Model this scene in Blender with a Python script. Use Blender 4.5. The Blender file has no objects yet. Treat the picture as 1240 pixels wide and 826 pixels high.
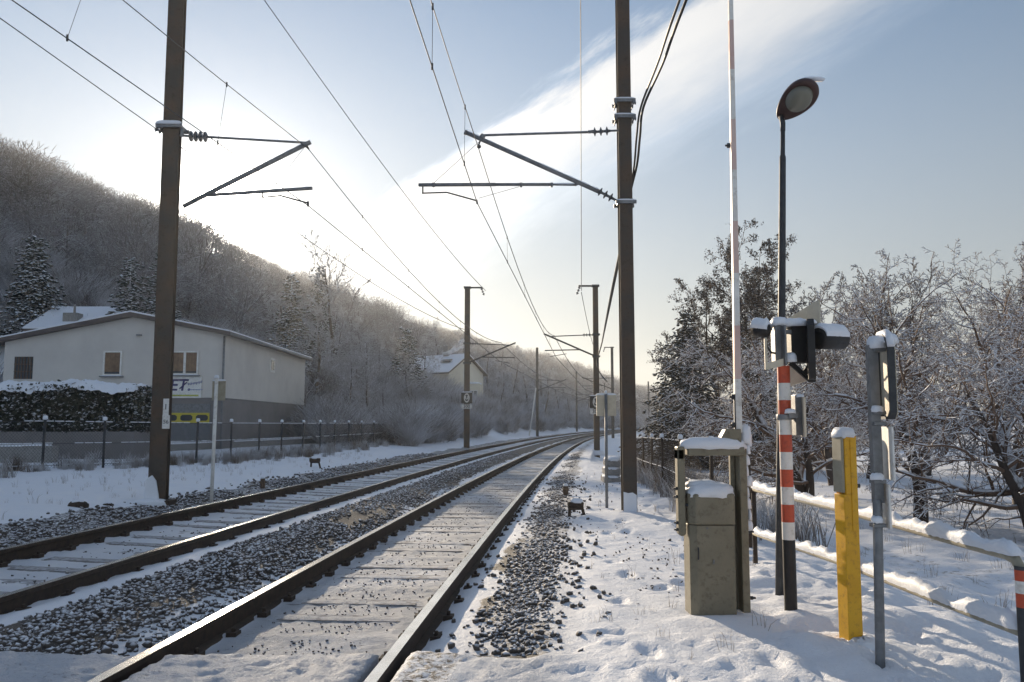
HAZE, EXPO = .00045, .5
import bpy, math, random
import numpy as np
from mathutils import Vector, Matrix
PI = math.pi
R = math.radians
sc = bpy.context.scene
col = sc.collection
rnd = random.Random(7)

# ------------------------------------------------------------------ camera
F = 1000.0                       # focal length in photo pixels
PIT = math.atan(0.1)             # camera pitched up
CZ = 1.4
cam_d = bpy.data.cameras.new('camera'); cam_d.sensor_width = 36; cam_d.lens = F/1240*36
cam_d.clip_start = 0.05; cam_d.clip_end = 6000
cam = bpy.data.objects.new('camera', cam_d); col.objects.link(cam)
cam.location = (0, 0, CZ); cam.rotation_euler = (PI/2+PIT, 0, 0)
sc.camera = cam

def P(px, py, Y):
    """point at distance Y (m ahead) that is seen at photo pixel px,py"""
    a = (px-620)/F; b = (413-py)/F
    d = (a, math.cos(PIT)-b*math.sin(PIT), math.sin(PIT)+b*math.cos(PIT))
    s = Y/d[1]
    return Vector((d[0]*s, Y, CZ+d[2]*s))

# ------------------------------------------------------------------ materials
def new_mat(name):
    m = bpy.data.materials.new(name); m.use_nodes = True
    nt = m.node_tree; b = nt.nodes['Principled BSDF']
    return m, nt, b
def noise(nt, scale, detail=4, rough=.55, coord='Object', dist=0.0):
    tc = nt.nodes.new('ShaderNodeTexCoord'); n = nt.nodes.new('ShaderNodeTexNoise')
    n.inputs['Scale'].default_value = scale; n.inputs['Detail'].default_value = detail
    n.inputs['Roughness'].default_value = rough; n.inputs['Distortion'].default_value = dist
    nt.links.new(tc.outputs[coord], n.inputs['Vector'])
    return n
def ramp(nt, fac, stops):
    r = nt.nodes.new('ShaderNodeValToRGB')
    while len(r.color_ramp.elements) < len(stops): r.color_ramp.elements.new(.5)
    for e, (p, c) in zip(r.color_ramp.elements, stops):
        e.position = p; e.color = (*c, 1) if len(c) == 3 else c
    nt.links.new(fac, r.inputs['Fac'])
    return r
def mixc(nt, fac, a, b):
    m = nt.nodes.new('ShaderNodeMix'); m.data_type = 'RGBA'
    if isinstance(fac, (int, float)): m.inputs[0].default_value = fac
    else: nt.links.new(fac, m.inputs[0])
    for v, i in ((a, 6), (b, 7)):
        if isinstance(v, tuple): m.inputs[i].default_value = (*v, 1)
        else: nt.links.new(v, m.inputs[i])
    return m.outputs[2]
def math_n(nt, op, a, b=0.0, clamp=False):
    m = nt.nodes.new('ShaderNodeMath'); m.operation = op; m.use_clamp = clamp
    for v, i in ((a, 0), (b, 1)):
        if isinstance(v, (int, float)): m.inputs[i].default_value = v
        else: nt.links.new(v, m.inputs[i])
    return m.outputs[0]
def bump(nt, b, h, strength=.4, dist=.02):
    n = nt.nodes.new('ShaderNodeBump'); n.inputs['Strength'].default_value = strength
    n.inputs['Distance'].default_value = dist
    nt.links.new(h, n.inputs['Height']); nt.links.new(n.outputs[0], b.inputs['Normal'])
    return n
SNOW = (.80, .83, .88)
def painted(name, c, c2=None, scale=6, rough=.55, metal=0, bstr=.15, grime=None, thr=(.4, .65)):
    m, nt, b = new_mat(name)
    n = noise(nt, scale, 6, .65)
    c2 = c2 or tuple(v*.7 for v in c)
    r = ramp(nt, n.outputs['Fac'], [(thr[0], c), (thr[1], c2)])
    out = r.outputs['Color']
    if grime:
        n2 = noise(nt, scale*4, 5, .7)
        out = mixc(nt, ramp(nt, n2.outputs['Fac'], [(.53, (0, 0, 0)), (.72, (1, 1, 1))]).outputs['Color'], out, grime)
    nt.links.new(out, b.inputs['Base Color'])
    b.inputs['Roughness'].default_value = rough; b.inputs['Metallic'].default_value = metal
    bump(nt, b, noise(nt, scale*12, 3).outputs['Fac'], bstr, .003)
    return m
def snow_mat(name, c=SNOW, s1=9, s2=70, st=.5):
    m, nt, b = new_mat(name)
    n1 = noise(nt, s1, 5, .6); n2 = noise(nt, s2, 4, .6)
    nt.links.new(mixc(nt, n1.outputs['Fac'], tuple(v*.93 for v in c), c), b.inputs['Base Color'])
    b.inputs['Roughness'].default_value = .55
    b.inputs['Specular IOR Level'].default_value = .25
    h = math_n(nt, 'ADD', math_n(nt, 'MULTIPLY', n1.outputs['Fac'], 1.0), math_n(nt, 'MULTIPLY', n2.outputs['Fac'], .35))
    bump(nt, b, h, st, .02)
    return m
def snowy(name, base, base2=None, lo=.15, hi=.5, nscale=6, namp=.6, rough=.8, snowc=SNOW, frost=0.0, fscale=3):
    """bare material with snow lying on whatever faces up"""
    m, nt, b = new_mat(name)
    g = nt.nodes.new('ShaderNodeNewGeometry'); s = nt.nodes.new('ShaderNodeSeparateXYZ')
    nt.links.new(g.outputs['Normal'], s.inputs[0])
    n = noise(nt, nscale, 3, .6)
    v = math_n(nt, 'ADD', s.outputs['Z'], math_n(nt, 'MULTIPLY', math_n(nt, 'SUBTRACT', n.outputs['Fac'], .5), namp))
    mr = nt.nodes.new('ShaderNodeMapRange'); mr.inputs[1].default_value = lo; mr.inputs[2].default_value = hi
    nt.links.new(v, mr.inputs[0])
    fac = mr.outputs[0]
    if frost:
        nf = noise(nt, fscale, 2, .5)
        ff = math_n(nt, 'MULTIPLY', ramp(nt, nf.outputs['Fac'], [(.35, (0, 0, 0)), (.65, (1, 1, 1))]).outputs['Color'], frost)
        fac = math_n(nt, 'MAXIMUM', fac, ff)
    nb = noise(nt, nscale*.7, 4, .6)
    bc = mixc(nt, nb.outputs['Fac'], base, base2 or tuple(x*.6 for x in base))
    nt.links.new(mixc(nt, fac, bc, snowc), b.inputs['Base Color'])
    b.inputs['Roughness'].default_value = rough
    return m

M = {}
M['snow'] = snow_mat('snow_mat')
M['snow_pack'] = snow_mat('snow_pack_mat', (.74, .77, .82), 30, 120, .9)
M['steel'] = painted('galvanised_steel', (.23, .24, .25), (.15, .155, .16), 9, .5, .5, .2)
M['steel_dark'] = painted('dark_steel', (.055, .06, .065), (.035, .036, .04), 9, .6, .3, .2)
M['mast_brown'] = painted('weathered_mast', (.062, .052, .044), (.10, .062, .038), 2.2, .75, .1, .3, grime=(.04, .03, .022))
M['mast_grey'] = painted('weathered_grey_mast', (.075, .08, .082), (.05, .045, .038), 2.0, .7, .2, .3, grime=(.045, .035, .028))
M['rust'] = painted('rusty_steel', (.055, .036, .024), (.032, .022, .016), 14, .85, 0, .4)
M['polished'] = painted('polished_rail_head', (.62, .60, .57), (.50, .48, .45), 3, .22, 1, .03)
M['black'] = painted('black_paint', (.012, .012, .013), (.022, .021, .02), 12, .6)
M['white'] = painted('white_paint', (.78, .77, .73), (.66, .64, .60), 5, .55, grime=(.5, .46, .40))
M['red'] = painted('red_paint', (.55, .085, .035), (.45, .07, .03), 7, .5, grime=(.34, .06, .03))
M['pink'] = painted('faded_red_paint', (.62, .28, .22), (.62, .42, .36), 5, .5)
M['pale_pink'] = painted('worn_pink_white_paint', (.64, .50, .45), (.60, .40, .35), 5, .5)
M['yellow'] = painted('yellow_paint', (.78, .42, .012), (.70, .35, .01), 6, .45, grime=(.50, .24, .015))
M['olive'] = painted('olive_grey_paint', (.215, .192, .135), (.175, .157, .11), 5, .5, .1, .2, grime=(.12, .098, .065))
M['olive_light'] = painted('beige_grey_paint', (.36, .33, .25), (.28, .25, .18), 6, .6)
M['beige'] = painted('beige_plate', (.60, .54, .42), (.50, .44, .33), 10, .55)
M['wall'] = painted('cream_render', (.62, .59, .54), (.55, .52, .48), .6, .9, 0, .3)
M['wall_low'] = painted('grey_render', (.22, .205, .20), (.18, .17, .165), .8, .9)
M['fascia'] = painted('roof_fascia', (.11, .09, .08), (.08, .065, .06), 3, .7)
M['cream'] = painted('house_render', (.66, .63, .52), (.60, .56, .47), .8, .9)
M['wood'] = painted('weathered_wood', (.13, .085, .055), (.08, .055, .04), 5, .85, grime=(.05, .035, .025))
M['concrete'] = painted('concrete', (.30, .29, .27), (.22, .21, .20), 8, .9, grime=(.15, .14, .13))
M['porcelain'] = painted('insulator_glaze', (.12, .13, .14), (.09, .09, .10), 10, .25)
M['curtain'] = painted('tan_curtain', (.24, .16, .10), (.17, .11, .07), 4, .8)
M['sign_blue'] = painted('blue_lettering', (.06, .055, .17), None, 6, .5)
M['sign_pale_blue'] = painted('pale_blue_lettering', (.34, .36, .58), None, 6, .5)
M['lime'] = painted('lime_stripe', (.46, .50, .10), None, 6, .5)
M['amber'] = painted('yellow_door_frame', (.55, .46, .04), (.5, .42, .05), 6, .5)
M['maroon'] = painted('maroon_lamp_shell', (.060, .028, .024), (.045, .022, .02), 8, .5)
def glass(name, c, rough=.1):
    m, nt, b = new_mat(name)
    nt.links.new(mixc(nt, noise(nt, 3, 2).outputs['Fac'], c, tuple(v*.6 for v in c)), b.inputs['Base Color'])
    b.inputs['Roughness'].default_value = rough
    return m
M['pane'] = glass('window_glass', (.08, .09, .10))
M['lens'] = glass('lamp_lens', (.22, .215, .17), .2)
M['bark'] = snowy('snowy_bark', (.062, .045, .036), (.035, .026, .022), .25, .55, 9, .7)
M['twig'] = snowy('snowy_twig', (.15, .095, .065), (.075, .05, .036), .45, .9, 5, .6)
M['orchard_twig'] = snowy('orchard_twig', (.19, .12, .08), (.09, .06, .044), .45, .95, 5, .5)
M['frost_twig'] = snowy('frosted_twig', (.13, .10, .088), (.085, .066, .06), .1, .6, 2, .6, frost=.62, fscale=.6)
M['hill_twig'] = snowy('hill_wood_twig', (.105, .075, .062), (.06, .052, .048), .3, .95, .5, .6, frost=.30, fscale=.11)
M['needle'] = snowy('snowy_needles', (.035, .045, .028), (.022, .028, .02), .12, .5, 1.6, 1.0)
M['bush'] = snowy('dark_bush_foliage', (.040, .040, .026), (.028, .026, .02), .5, .95, 3, 1.0)
M['leaf'] = snowy('withered_leaf', (.052, .040, .030), (.032, .027, .022), .65, 1.0, 6, .6)
M['hedge_leaf'] = snowy('hedge_leaf', (.045, .052, .034), (.028, .030, .022), .5, .9, 5, 1.0)
M['stone'] = snowy('ballast_stone', (.12, .098, .082), (.042, .037, .034), .56, 1.1, 18, 1.2)
M['dry_grass'] = snowy('dry_grass', (.20, .145, .085), (.13, .09, .055), .35, .8, 5, .8)
M['weed'] = snowy('frosted_weed', (.17, .125, .085), (.11, .085, .065), .15, .7, 5, .8, frost=.7, fscale=1.6)
M['sleeper'] = snowy('snowy_concrete_sleeper', (.22, .21, .20), (.13, .12, .115), .80, 1.35, 16, 1.3, snowc=(.52, .54, .58))

def tag(o, label=None, cat=None, group=None, kind=None):
    if label: o['label'] = label
    if cat: o['category'] = cat
    if group: o['group'] = group
    if kind: o['kind'] = kind
    return o
def empty(name, loc, label, cat, group=None, rz=0):
    o = bpy.data.objects.new(name, None); col.objects.link(o)
    o.location = loc; o.rotation_euler = (0, 0, rz); o.empty_display_size = .1
    return tag(o, label, cat, group)
def copy_tree(o, loc=None, parent=None, rz=None, scale=None):
    c = o.copy(); col.objects.link(c)
    if parent is not None: c.parent = parent
    if loc is not None: c.location = loc
    if rz is not None: c.rotation_euler = (0, 0, rz)
    if scale is not None: c.scale = (scale,)*3 if isinstance(scale, (int, float)) else scale
    for ch in list(o.children): copy_tree(ch, parent=c)
    return c

class MB:
    """collects geometry for ONE mesh"""
    def __init__(s): s.v = []; s.f = []; s.m = []; s.sm = []
    def add(s, vs, fs, mi=0, smooth=False):
        b = len(s.v); s.v += [tuple(v) for v in vs]
        s.f += [tuple(b+i for i in f) for f in fs]; s.m += [mi]*len(fs); s.sm += [smooth]*len(fs)
        return s
    def box(s, c, size, rot=None, mi=0):
        hx, hy, hz = (d/2 for d in size)
        vs = [Vector((x*hx, y*hy, z*hz)) for x in (-1, 1) for y in (-1, 1) for z in (-1, 1)]
        if rot is not None: vs = [rot @ v for v in vs]
        c = Vector(c)
        return s.add([v+c for v in vs], [(0, 1, 3, 2), (4, 6, 7, 5), (0, 4, 5, 1), (2, 3, 7, 6), (0, 2, 6, 4), (1, 5, 7, 3)], mi)
    def tube(s, pts, r, n=8, mi=0, caps=True, smooth=True):
        pts = [Vector(p) for p in pts]; rs = r if isinstance(r, (list, tuple)) else [r]*len(pts)
        vs = []; fs = []; up = None
        for i, p in enumerate(pts):
            d = (pts[min(i+1, len(pts)-1)]-pts[max(i-1, 0)]).normalized()
            if up is None: up = Vector((0, 0, 1)) if abs(d.z) < .9 else Vector((1, 0, 0))
            a = d.cross(up).normalized(); b = a.cross(d).normalized(); up = b
            for k in range(n):
                t = 2*PI*k/n
                vs.append(p+(a*math.cos(t)+b*math.sin(t))*rs[i])
        for i in range(len(pts)-1):
            for k in range(n):
                k2 = (k+1) % n
                fs.append((i*n+k, i*n+k2, (i+1)*n+k2, (i+1)*n+k))
        s.add(vs, fs, mi, smooth)
        if caps:
            b = len(s.v)-len(vs)
            s.f += [tuple(b+k for k in reversed(range(n))), tuple(b+(len(pts)-1)*n+k for k in range(n))]
            s.m += [mi]*2; s.sm += [False]*2
        return s
    def prism(s, poly, o, ax, ay, depth, mi=0):
        """polygon in plane (ax, ay) at origin o, extruded by vector depth"""
        o, ax, ay, depth = Vector(o), Vector(ax), Vector(ay), Vector(depth); n = len(poly)
        a = [o+ax*x+ay*y for x, y in poly]; b = [p+depth for p in a]
        fs = [tuple(range(n))[::-1], tuple(range(n, 2*n))] + [(i, (i+1) % n, n+(i+1) % n, n+i) for i in range(n)]
        return s.add(a+b, fs, mi)
    def lathe(s, prof, c, axis=(0, 0, 1), n=16, mi=0):
        axis = Vector(axis).normalized(); c = Vector(c)
        a = axis.cross(Vector((0, 0, 1)) if abs(axis.z) < .9 else Vector((1, 0, 0))).normalized(); b = axis.cross(a)
        vs = []
        for r, h in prof:
            for k in range(n):
                t = 2*PI*k/n; vs.append(c+axis*h+(a*math.cos(t)+b*math.sin(t))*r)
        fs = [(i*n+k, i*n+(k+1) % n, (i+1)*n+(k+1) % n, (i+1)*n+k) for i in range(len(prof)-1) for k in range(n)]
        fs += [tuple(range(n))[::-1], tuple((len(prof)-1)*n+k for k in range(n))]
        return s.add(vs, fs, mi, True)
    def lump(s, c, size, rot=None, seed=0, n=16, rings=7, mi=0, flat=True, sq=.75, amp=.16):
        """rounded, uneven snow cap: flat bottom, soft shoulders"""
        rr = random.Random(seed); hx, hy, hz = size[0]/2, size[1]/2, size[2]
        vs = []; c = Vector(c)
        for i in range(rings):
            t = i/(rings-1)*PI/2; k = math.cos(t)**.45; h = math.sin(t)**.8
            for j in range(n):
                a = 2*PI*j/n; cx, sy = math.cos(a), math.sin(a)
                sx = math.copysign(abs(cx)**sq, cx); sy_ = math.copysign(abs(sy)**sq, sy)
                q = 1+rr.uniform(-amp, amp)*.35
                v = Vector((sx*hx*k*q, sy_*hy*k*q, hz*h*(1+rr.uniform(-amp, amp)*.6) - (hz*.22*rr.random() if i == 0 else 0)))
                vs.append((rot @ v if rot is not None else v)+c)
        fs = [(i*n+k, i*n+(k+1) % n, (i+1)*n+(k+1) % n, (i+1)*n+k) for i in range(rings-1) for k in range(n)]
        fs += [tuple(range(n))[::-1], tuple((rings-1)*n+k for k in range(n))]
        return s.add(vs, fs, mi, True)
    def build(s, name, mats, parent=None, bevel=0, **kw):
        me = bpy.data.meshes.new(name); me.from_pydata(s.v, [], s.f)
        for m in (mats if isinstance(mats, (list, tuple)) else [mats]): me.materials.append(m)
        me.polygons.foreach_set('material_index', s.m); me.polygons.foreach_set('use_smooth', s.sm)
        me.update()
        o = bpy.data.objects.new(name, me); col.objects.link(o)
        if parent is not None: o.parent = parent
        if bevel:
            b = o.modifiers.new('bevel', 'BEVEL'); b.width = bevel; b.segments = 2; b.limit_method = 'ANGLE'
        if kw: tag(o, **kw)
        return o
def rotz(a): return Matrix.Rotation(a, 3, 'Z')
def local(pts, o): return [Vector(p)-Vector(o) for p in pts]

def np_mesh(name, V, Fc, mats, mi=None, smooth=False, parent=None):
    """V (n,3), Fc (m,k) all faces with k corners"""
    me = bpy.data.meshes.new(name); m, k = Fc.shape
    me.vertices.add(len(V)); me.vertices.foreach_set('co', np.ascontiguousarray(V, dtype=np.float32).ravel())
    me.loops.add(m*k); me.loops.foreach_set('vertex_index', np.ascontiguousarray(Fc, dtype=np.int32).ravel())
    me.polygons.add(m); me.polygons.foreach_set('loop_start', np.arange(m, dtype=np.int32)*k)
    me.polygons.foreach_set('loop_total', np.full(m, k, dtype=np.int32))
    for x in (mats if isinstance(mats, (list, tuple)) else [mats]): me.materials.append(x)
    if mi is not None: me.polygons.foreach_set('material_index', mi.astype(np.int32))
    if smooth: me.polygons.foreach_set('use_smooth', np.ones(m, dtype=bool))
    me.update(calc_edges=True)
    o = bpy.data.objects.new(name, me); col.objects.link(o)
    if parent is not None: o.parent = parent
    return o
def segs_np(S, k=3, seed=0):
    """S (n,8): p0 p1 r0 r1 -> prisms as quads"""
    p0, p1, r0, r1 = S[:, 0:3], S[:, 3:6], S[:, 6], S[:, 7]
    d = p1-p0; L = np.linalg.norm(d, axis=1, keepdims=True)+1e-9; d = d/L
    up = np.where(np.abs(d[:, 2:3]) < .9, np.array([[0, 0, 1.]]), np.array([[1., 0, 0]]))
    a = np.cross(d, up); a /= np.linalg.norm(a, axis=1, keepdims=True)+1e-9; b = np.cross(a, d)
    ph = np.random.RandomState(seed).rand(len(S))*6.28
    V = np.zeros((len(S), 2*k, 3))
    for j in range(k):
        t = ph+2*PI*j/k
        o = a*np.cos(t)[:, None]+b*np.sin(t)[:, None]
        V[:, j] = p0+o*r0[:, None]; V[:, k+j] = p1+o*r1[:, None]
    q = np.array([(j, (j+1) % k, k+(j+1) % k, k+j) for j in range(k)])
    Fc = (np.arange(len(S))[:, None, None]*2*k+q[None]).reshape(-1, 4)
    return V.reshape(-1, 3), Fc
def join_np(parts):
    Vs, Fs, Ms, b = [], [], [], 0
    for V, Fc, mi in parts:
        Vs.append(V); Fs.append(Fc+b); Ms.append(np.full(len(Fc), mi)); b += len(V)
    return np.vstack(Vs), np.vstack(Fs), np.concatenate(Ms)

# ------------------------------------------------------------------ noise in numpy
def _h(ix, iy, s):
    n = (ix.astype(np.int64)*374761393+iy.astype(np.int64)*668265263+s*1442695041) & 0xffffffff
    n = ((n ^ (n >> 13))*1274126177) & 0xffffffff
    return ((n ^ (n >> 16)) & 0xffff)/65535.
def vnoise(x, y, s=0):
    ix, iy = np.floor(x), np.floor(y); fx, fy = x-ix, y-iy
    fx = fx*fx*(3-2*fx); fy = fy*fy*(3-2*fy)
    a, b, c, d = _h(ix, iy, s), _h(ix+1, iy, s), _h(ix, iy+1, s), _h(ix+1, iy+1, s)
    return (a*(1-fx)+b*fx)*(1-fy)+(c*(1-fx)+d*fx)*fy
def fbm(x, y, s=0, o=4):
    t = 0; a = .5
    for k in range(o): t = t+a*vnoise(x*2**k+k*17.3, y*2**k-k*9.1, s+k); a *= .5
    return t
def S(x):
    x = np.clip(x, 0, 1); return x*x*(3-2*x)

# ------------------------------------------------------------------ track line and terrain
def Xc(Y):
    Y = np.asarray(Y, dtype=float)
    Yk = np.minimum(Y, 700)
    return -1.857+.068*Yk+np.maximum(Yk, 0)**2/2000+(Y-Yk)*.768
def tp(Y, off, z=0.):
    """point beside the right track's centre line"""
    s = .068+max(Y, 0)/1000; n = math.hypot(1, s)
    return Vector((float(Xc(Y))+off/n, Y-off*s/n, z))
SP = 3.55                                    # distance between the two tracks
def cant(o):                                 # left track leans a little
    return (.75-o)*.033
RY = [-100, 0, 130, 155, 176, 190, 197, 207, 222, 239, 301, 320, 341, 372, 415, 464, 553, 700, 1500]
RH = [49, 49, 49.6, 50.6, 51.8, 51.6, 46.9, 44.3, 41.3, 41.6, 43, 41.5, 41.5, 43.5, 41.5, 33.5, 32.5, 29, 29]
CAN = 13.6
def hz(X, Y):
    X = np.asarray(X, dtype=float); Y = np.asarray(Y, dtype=float); t = X-Xc(Y)
    z = np.full(t.shape, -.165)
    def lerp(t, pts): return np.interp(t, [p[0] for p in pts], [p[1] for p in pts])
    prof = [(-30, .35), (-11, .30), (-8.5, .24), (-7, .17), (-6.0, .03), (-5.3, -.07), (-4.8, -.10), (-4.3, -.10), (-3.55, -.13), (-2.85, -.150), (-2.5, -.10),
            (-2.1, -.03), (-1.7, -.01), (-1.25, -.07), (-.95, -.12), (-.8, -.155), (.8, -.155), (.95, -.12), (1.3, -.09), (1.7, -.045), (2.1, -.01), (2.6, 0)]
    z = lerp(t, prof)
    edge = 2.75+.0*Y
    low = -.36*S((X-edge)/2.6)*S((60-Y)/10)-.36*S((X-edge-8)/6)*S((Y-50)/10)
    z = z+np.where(t > 2.2, low, 0)
    z = z-.14*S((Y-16)/28)*S((t-1.6)/1.2)
    # hill on the left
    fb = S((Y-52)/14)
    foot = 26*(1-fb)+6.6*fb
    bank = fb*4.2*S((-t-6.3)/11)
    ridge = np.interp(Y, RY, RH)-CAN
    f2 = 27*(1-fb)+17*fb
    hill = (ridge-4.2*fb)*S((-t-f2)/(99-f2))
    z = z+bank+hill+(fbm(X/14, Y/14, 5)-.47)*2.4*S((-t-foot-4)/14)
    # gentle rise far to the right
    z = z+13*S((t-70)/150)
    return z

# ground sheet
def axis(parts):
    out = []
    for a, b, st in parts: out += list(np.arange(a, b, st))
    return np.array(out+[parts[-1][1]])
Ys = axis([(-60, 2, 4), (2, 5.3, .06), (5.3, 11, .04), (11, 20, .09), (20, 40, .25), (40, 80, .7), (80, 200, 2.5), (200, 620, 7), (620, 900, 40)])
Ts = axis([(-690, -130, 70), (-130, -24, 2.4), (-24, -9, .5), (-9, -6, .1), (-6, 4.8, .042), (4.8, 8, .1), (8, 20, .5), (20, 60, 4), (60, 660, 60)])
TT, YY = np.meshgrid(Ts, Ys)
XX = TT+Xc(YY)
ZZ = hz(XX, YY)
near = S((60-YY)/30)
inbed = (np.abs(TT) < .8) | (np.abs(TT+SP) < .8)
rough = (fbm(XX*1.1, YY*1.1, 11)-.47)*.10+(fbm(XX*6, YY*6, 12, 3)-.44)*.018
ZZ = ZZ+np.where(inbed, (fbm(XX*9, YY*9, 13, 3)-.44)*.020+.016*np.exp(-(((YY+np.where(np.abs(TT) < .8, TT, TT+SP)*(.068+YY/1000)-5.62+.3) % .6-.3)/.10)**2)-.008, rough*np.where(TT > 1.9, 1.0, .45))*near
# uneven snow beyond the railing
ZZ += np.where(TT > 3.2, (fbm(XX*2.6, YY*2.6, 15, 4)-.47)*.17, 0)*near
# footprints on the trodden snow at the right
fr = random.Random(4)
for i in range(120):
    if i < 80: fx, fy = fr.uniform(.6, 4.4), fr.uniform(3.2, 12.0)
    else: fx, fy = fr.uniform(.9, 2.7), fr.uniform(12, 26)
    if fx-float(Xc(fy)) < 2.1: continue
    a = fr.gauss(0, .5); L, W = .15, .065
    dx, dy = XX-fx, YY-fy
    m = (np.abs(dx) < .4) & (np.abs(dy) < .4)
    if not m.any(): continue
    u = dx*math.sin(a)+dy*math.cos(a); v = dx*math.cos(a)-dy*math.sin(a)
    q = (u/L)**2+(v/W)**2
    ZZ = np.where(m, ZZ-.032*np.exp(-q**2*.8)+.009*np.exp(-(q-2.0)**2*1.2), ZZ)
# crossing slabs sit on a lowered bed
kx = S((5.55+.12*np.sin(TT*3)-YY)/.3)*S((TT-.8)/.06)
crumb = (fbm(XX*14, YY*14, 61, 4)-.45)*.05+np.maximum(vnoise(XX*22, YY*22, 62)-.5, 0)*.035
ZZ = ZZ*(1-kx*S((2.4-TT)/.8))+kx*S((2.4-TT)/.8)*(-.012)+crumb*S((6.2-YY)/1.2)*S((TT-.8)/.1)*S((6-TT)/2)
cr = (YY < 5.28) & (TT > -20) & (TT < .80)
ZZ = np.where(cr, -.17, ZZ)
# drifts against the feet of the posts
for (dx_, dy_) in ((1.62, 5.95), (2.1, 6.15), (2.2, 5.4), (2.2, 5.0), (1.87, 13.3)):
    q = ((XX-dx_)/.28)**2+((YY-dy_)/.22)**2
    ZZ = ZZ+.035*np.exp(-q)
ny, nx = ZZ.shape
V = np.stack([XX, YY, ZZ], -1).reshape(-1, 3)
idx = np.arange(ny*nx).reshape(ny, nx)
Fc = np.stack([idx[:-1, :-1], idx[:-1, 1:], idx[1:, 1:], idx[1:, :-1]], -1).reshape(-1, 4)
# where ballast and bare ground show through the snow
def band(t, a, b, s=.12): return S((t-a)/s)*S((b-t)/s)
wob = (fbm(XX*.9, YY*.9, 21)-.47)*.8
stone = band(TT+wob*.5, -2.2, -1.1)*1.0+band(TT+wob*1.3, 1.2, 1.8)*.74+band(TT+wob, -5.9, -4.75)*.8+band(TT, -.72, .72)*.47+band(TT+SP, -.72, .72)*.26
stone = stone*np.where(YY > 5.2, 1, .0)+.42*kx*S((2.2-TT)/.8)
stone += band(TT, .8, 1.25)*.3+band(TT, -1.15, -.8)*.35
grass = S((TT-3.1)/1.5)*.55*S((fbm(XX*.8, YY*.8, 30)-.40)/.12)+S((-TT-6.6)/1.5)*.18
grey_snow = (band(TT, -.76, .76, .2)*.9+band(TT+SP, -.76, .76, .2)*.45+band(TT, -2.3, -1.0, .4)*.6+band(TT, .95, 2.0, .4)*.5)*np.clip(fbm(XX*1.3, YY*1.3, 71)*1.5+.25, 0, 1)  # greyer snow on the track beds and ballast shoulders, in uneven patches
m, nt, b = new_mat('ground_snow')
at = nt.nodes.new('ShaderNodeAttribute'); at.attribute_name = 'stone'
ag = nt.nodes.new('ShaderNodeAttribute'); ag.attribute_name = 'grass'
n1 = noise(nt, 24, 5, .7); n2 = noise(nt, 2.2, 5, .6); n3 = noise(nt, 95, 3, .6); n4 = noise(nt, 7, 6, .75)
sf = math_n(nt, 'SUBTRACT', math_n(nt, 'ADD', math_n(nt, 'MULTIPLY', at.outputs['Fac'], .60), n1.outputs['Fac']), .87)
sf = math_n(nt, 'MULTIPLY', sf, 7, True)
stc = ramp(nt, n3.outputs['Fac'], [(.35, (.022, .019, .017)), (.6, (.060, .052, .046)), (.75, (.12, .105, .095))]).outputs['Color']
snc = mixc(nt, n2.outputs['Fac'], (.73, .77, .84), (.86, .87, .89))
ad = nt.nodes.new('ShaderNodeAttribute'); ad.attribute_name = 'grey_snow'
snc = mixc(nt, ad.outputs['Fac'], snc, (.33, .345, .37))
c1 = mixc(nt, sf, snc, stc)
gf = math_n(nt, 'MULTIPLY', math_n(nt, 'SUBTRACT', math_n(nt, 'ADD', math_n(nt, 'MULTIPLY', ag.outputs['Fac'], .42), n4.outputs['Fac']), .78), 6, True)
c2 = mixc(nt, gf, c1, ramp(nt, n3.outputs['Fac'], [(.4, (.16, .12, .075)), (.6, (.26, .21, .14))]).outputs['Color'])
nt.links.new(c2, b.inputs['Base Color']); b.inputs['Roughness'].default_value = .6
b.inputs['Specular IOR Level'].default_value = .2
hsum = math_n(nt, 'ADD', math_n(nt, 'MULTIPLY', n4.outputs['Fac'], .8), math_n(nt, 'MULTIPLY', n1.outputs['Fac'], .35))
hsum = math_n(nt, 'ADD', hsum, math_n(nt, 'MULTIPLY', n3.outputs['Fac'], .12))
bump(nt, b, hsum, .75, .035)
ground = np_mesh('ground', V, Fc, m, smooth=True)
tag(ground, kind='structure')
for nm, arr in (('stone', stone), ('grass', grass), ('grey_snow', grey_snow)):
    A = ground.data.attributes.new(nm, 'FLOAT', 'POINT'); A.data.foreach_set('value', arr.astype(np.float32).ravel())

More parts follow.
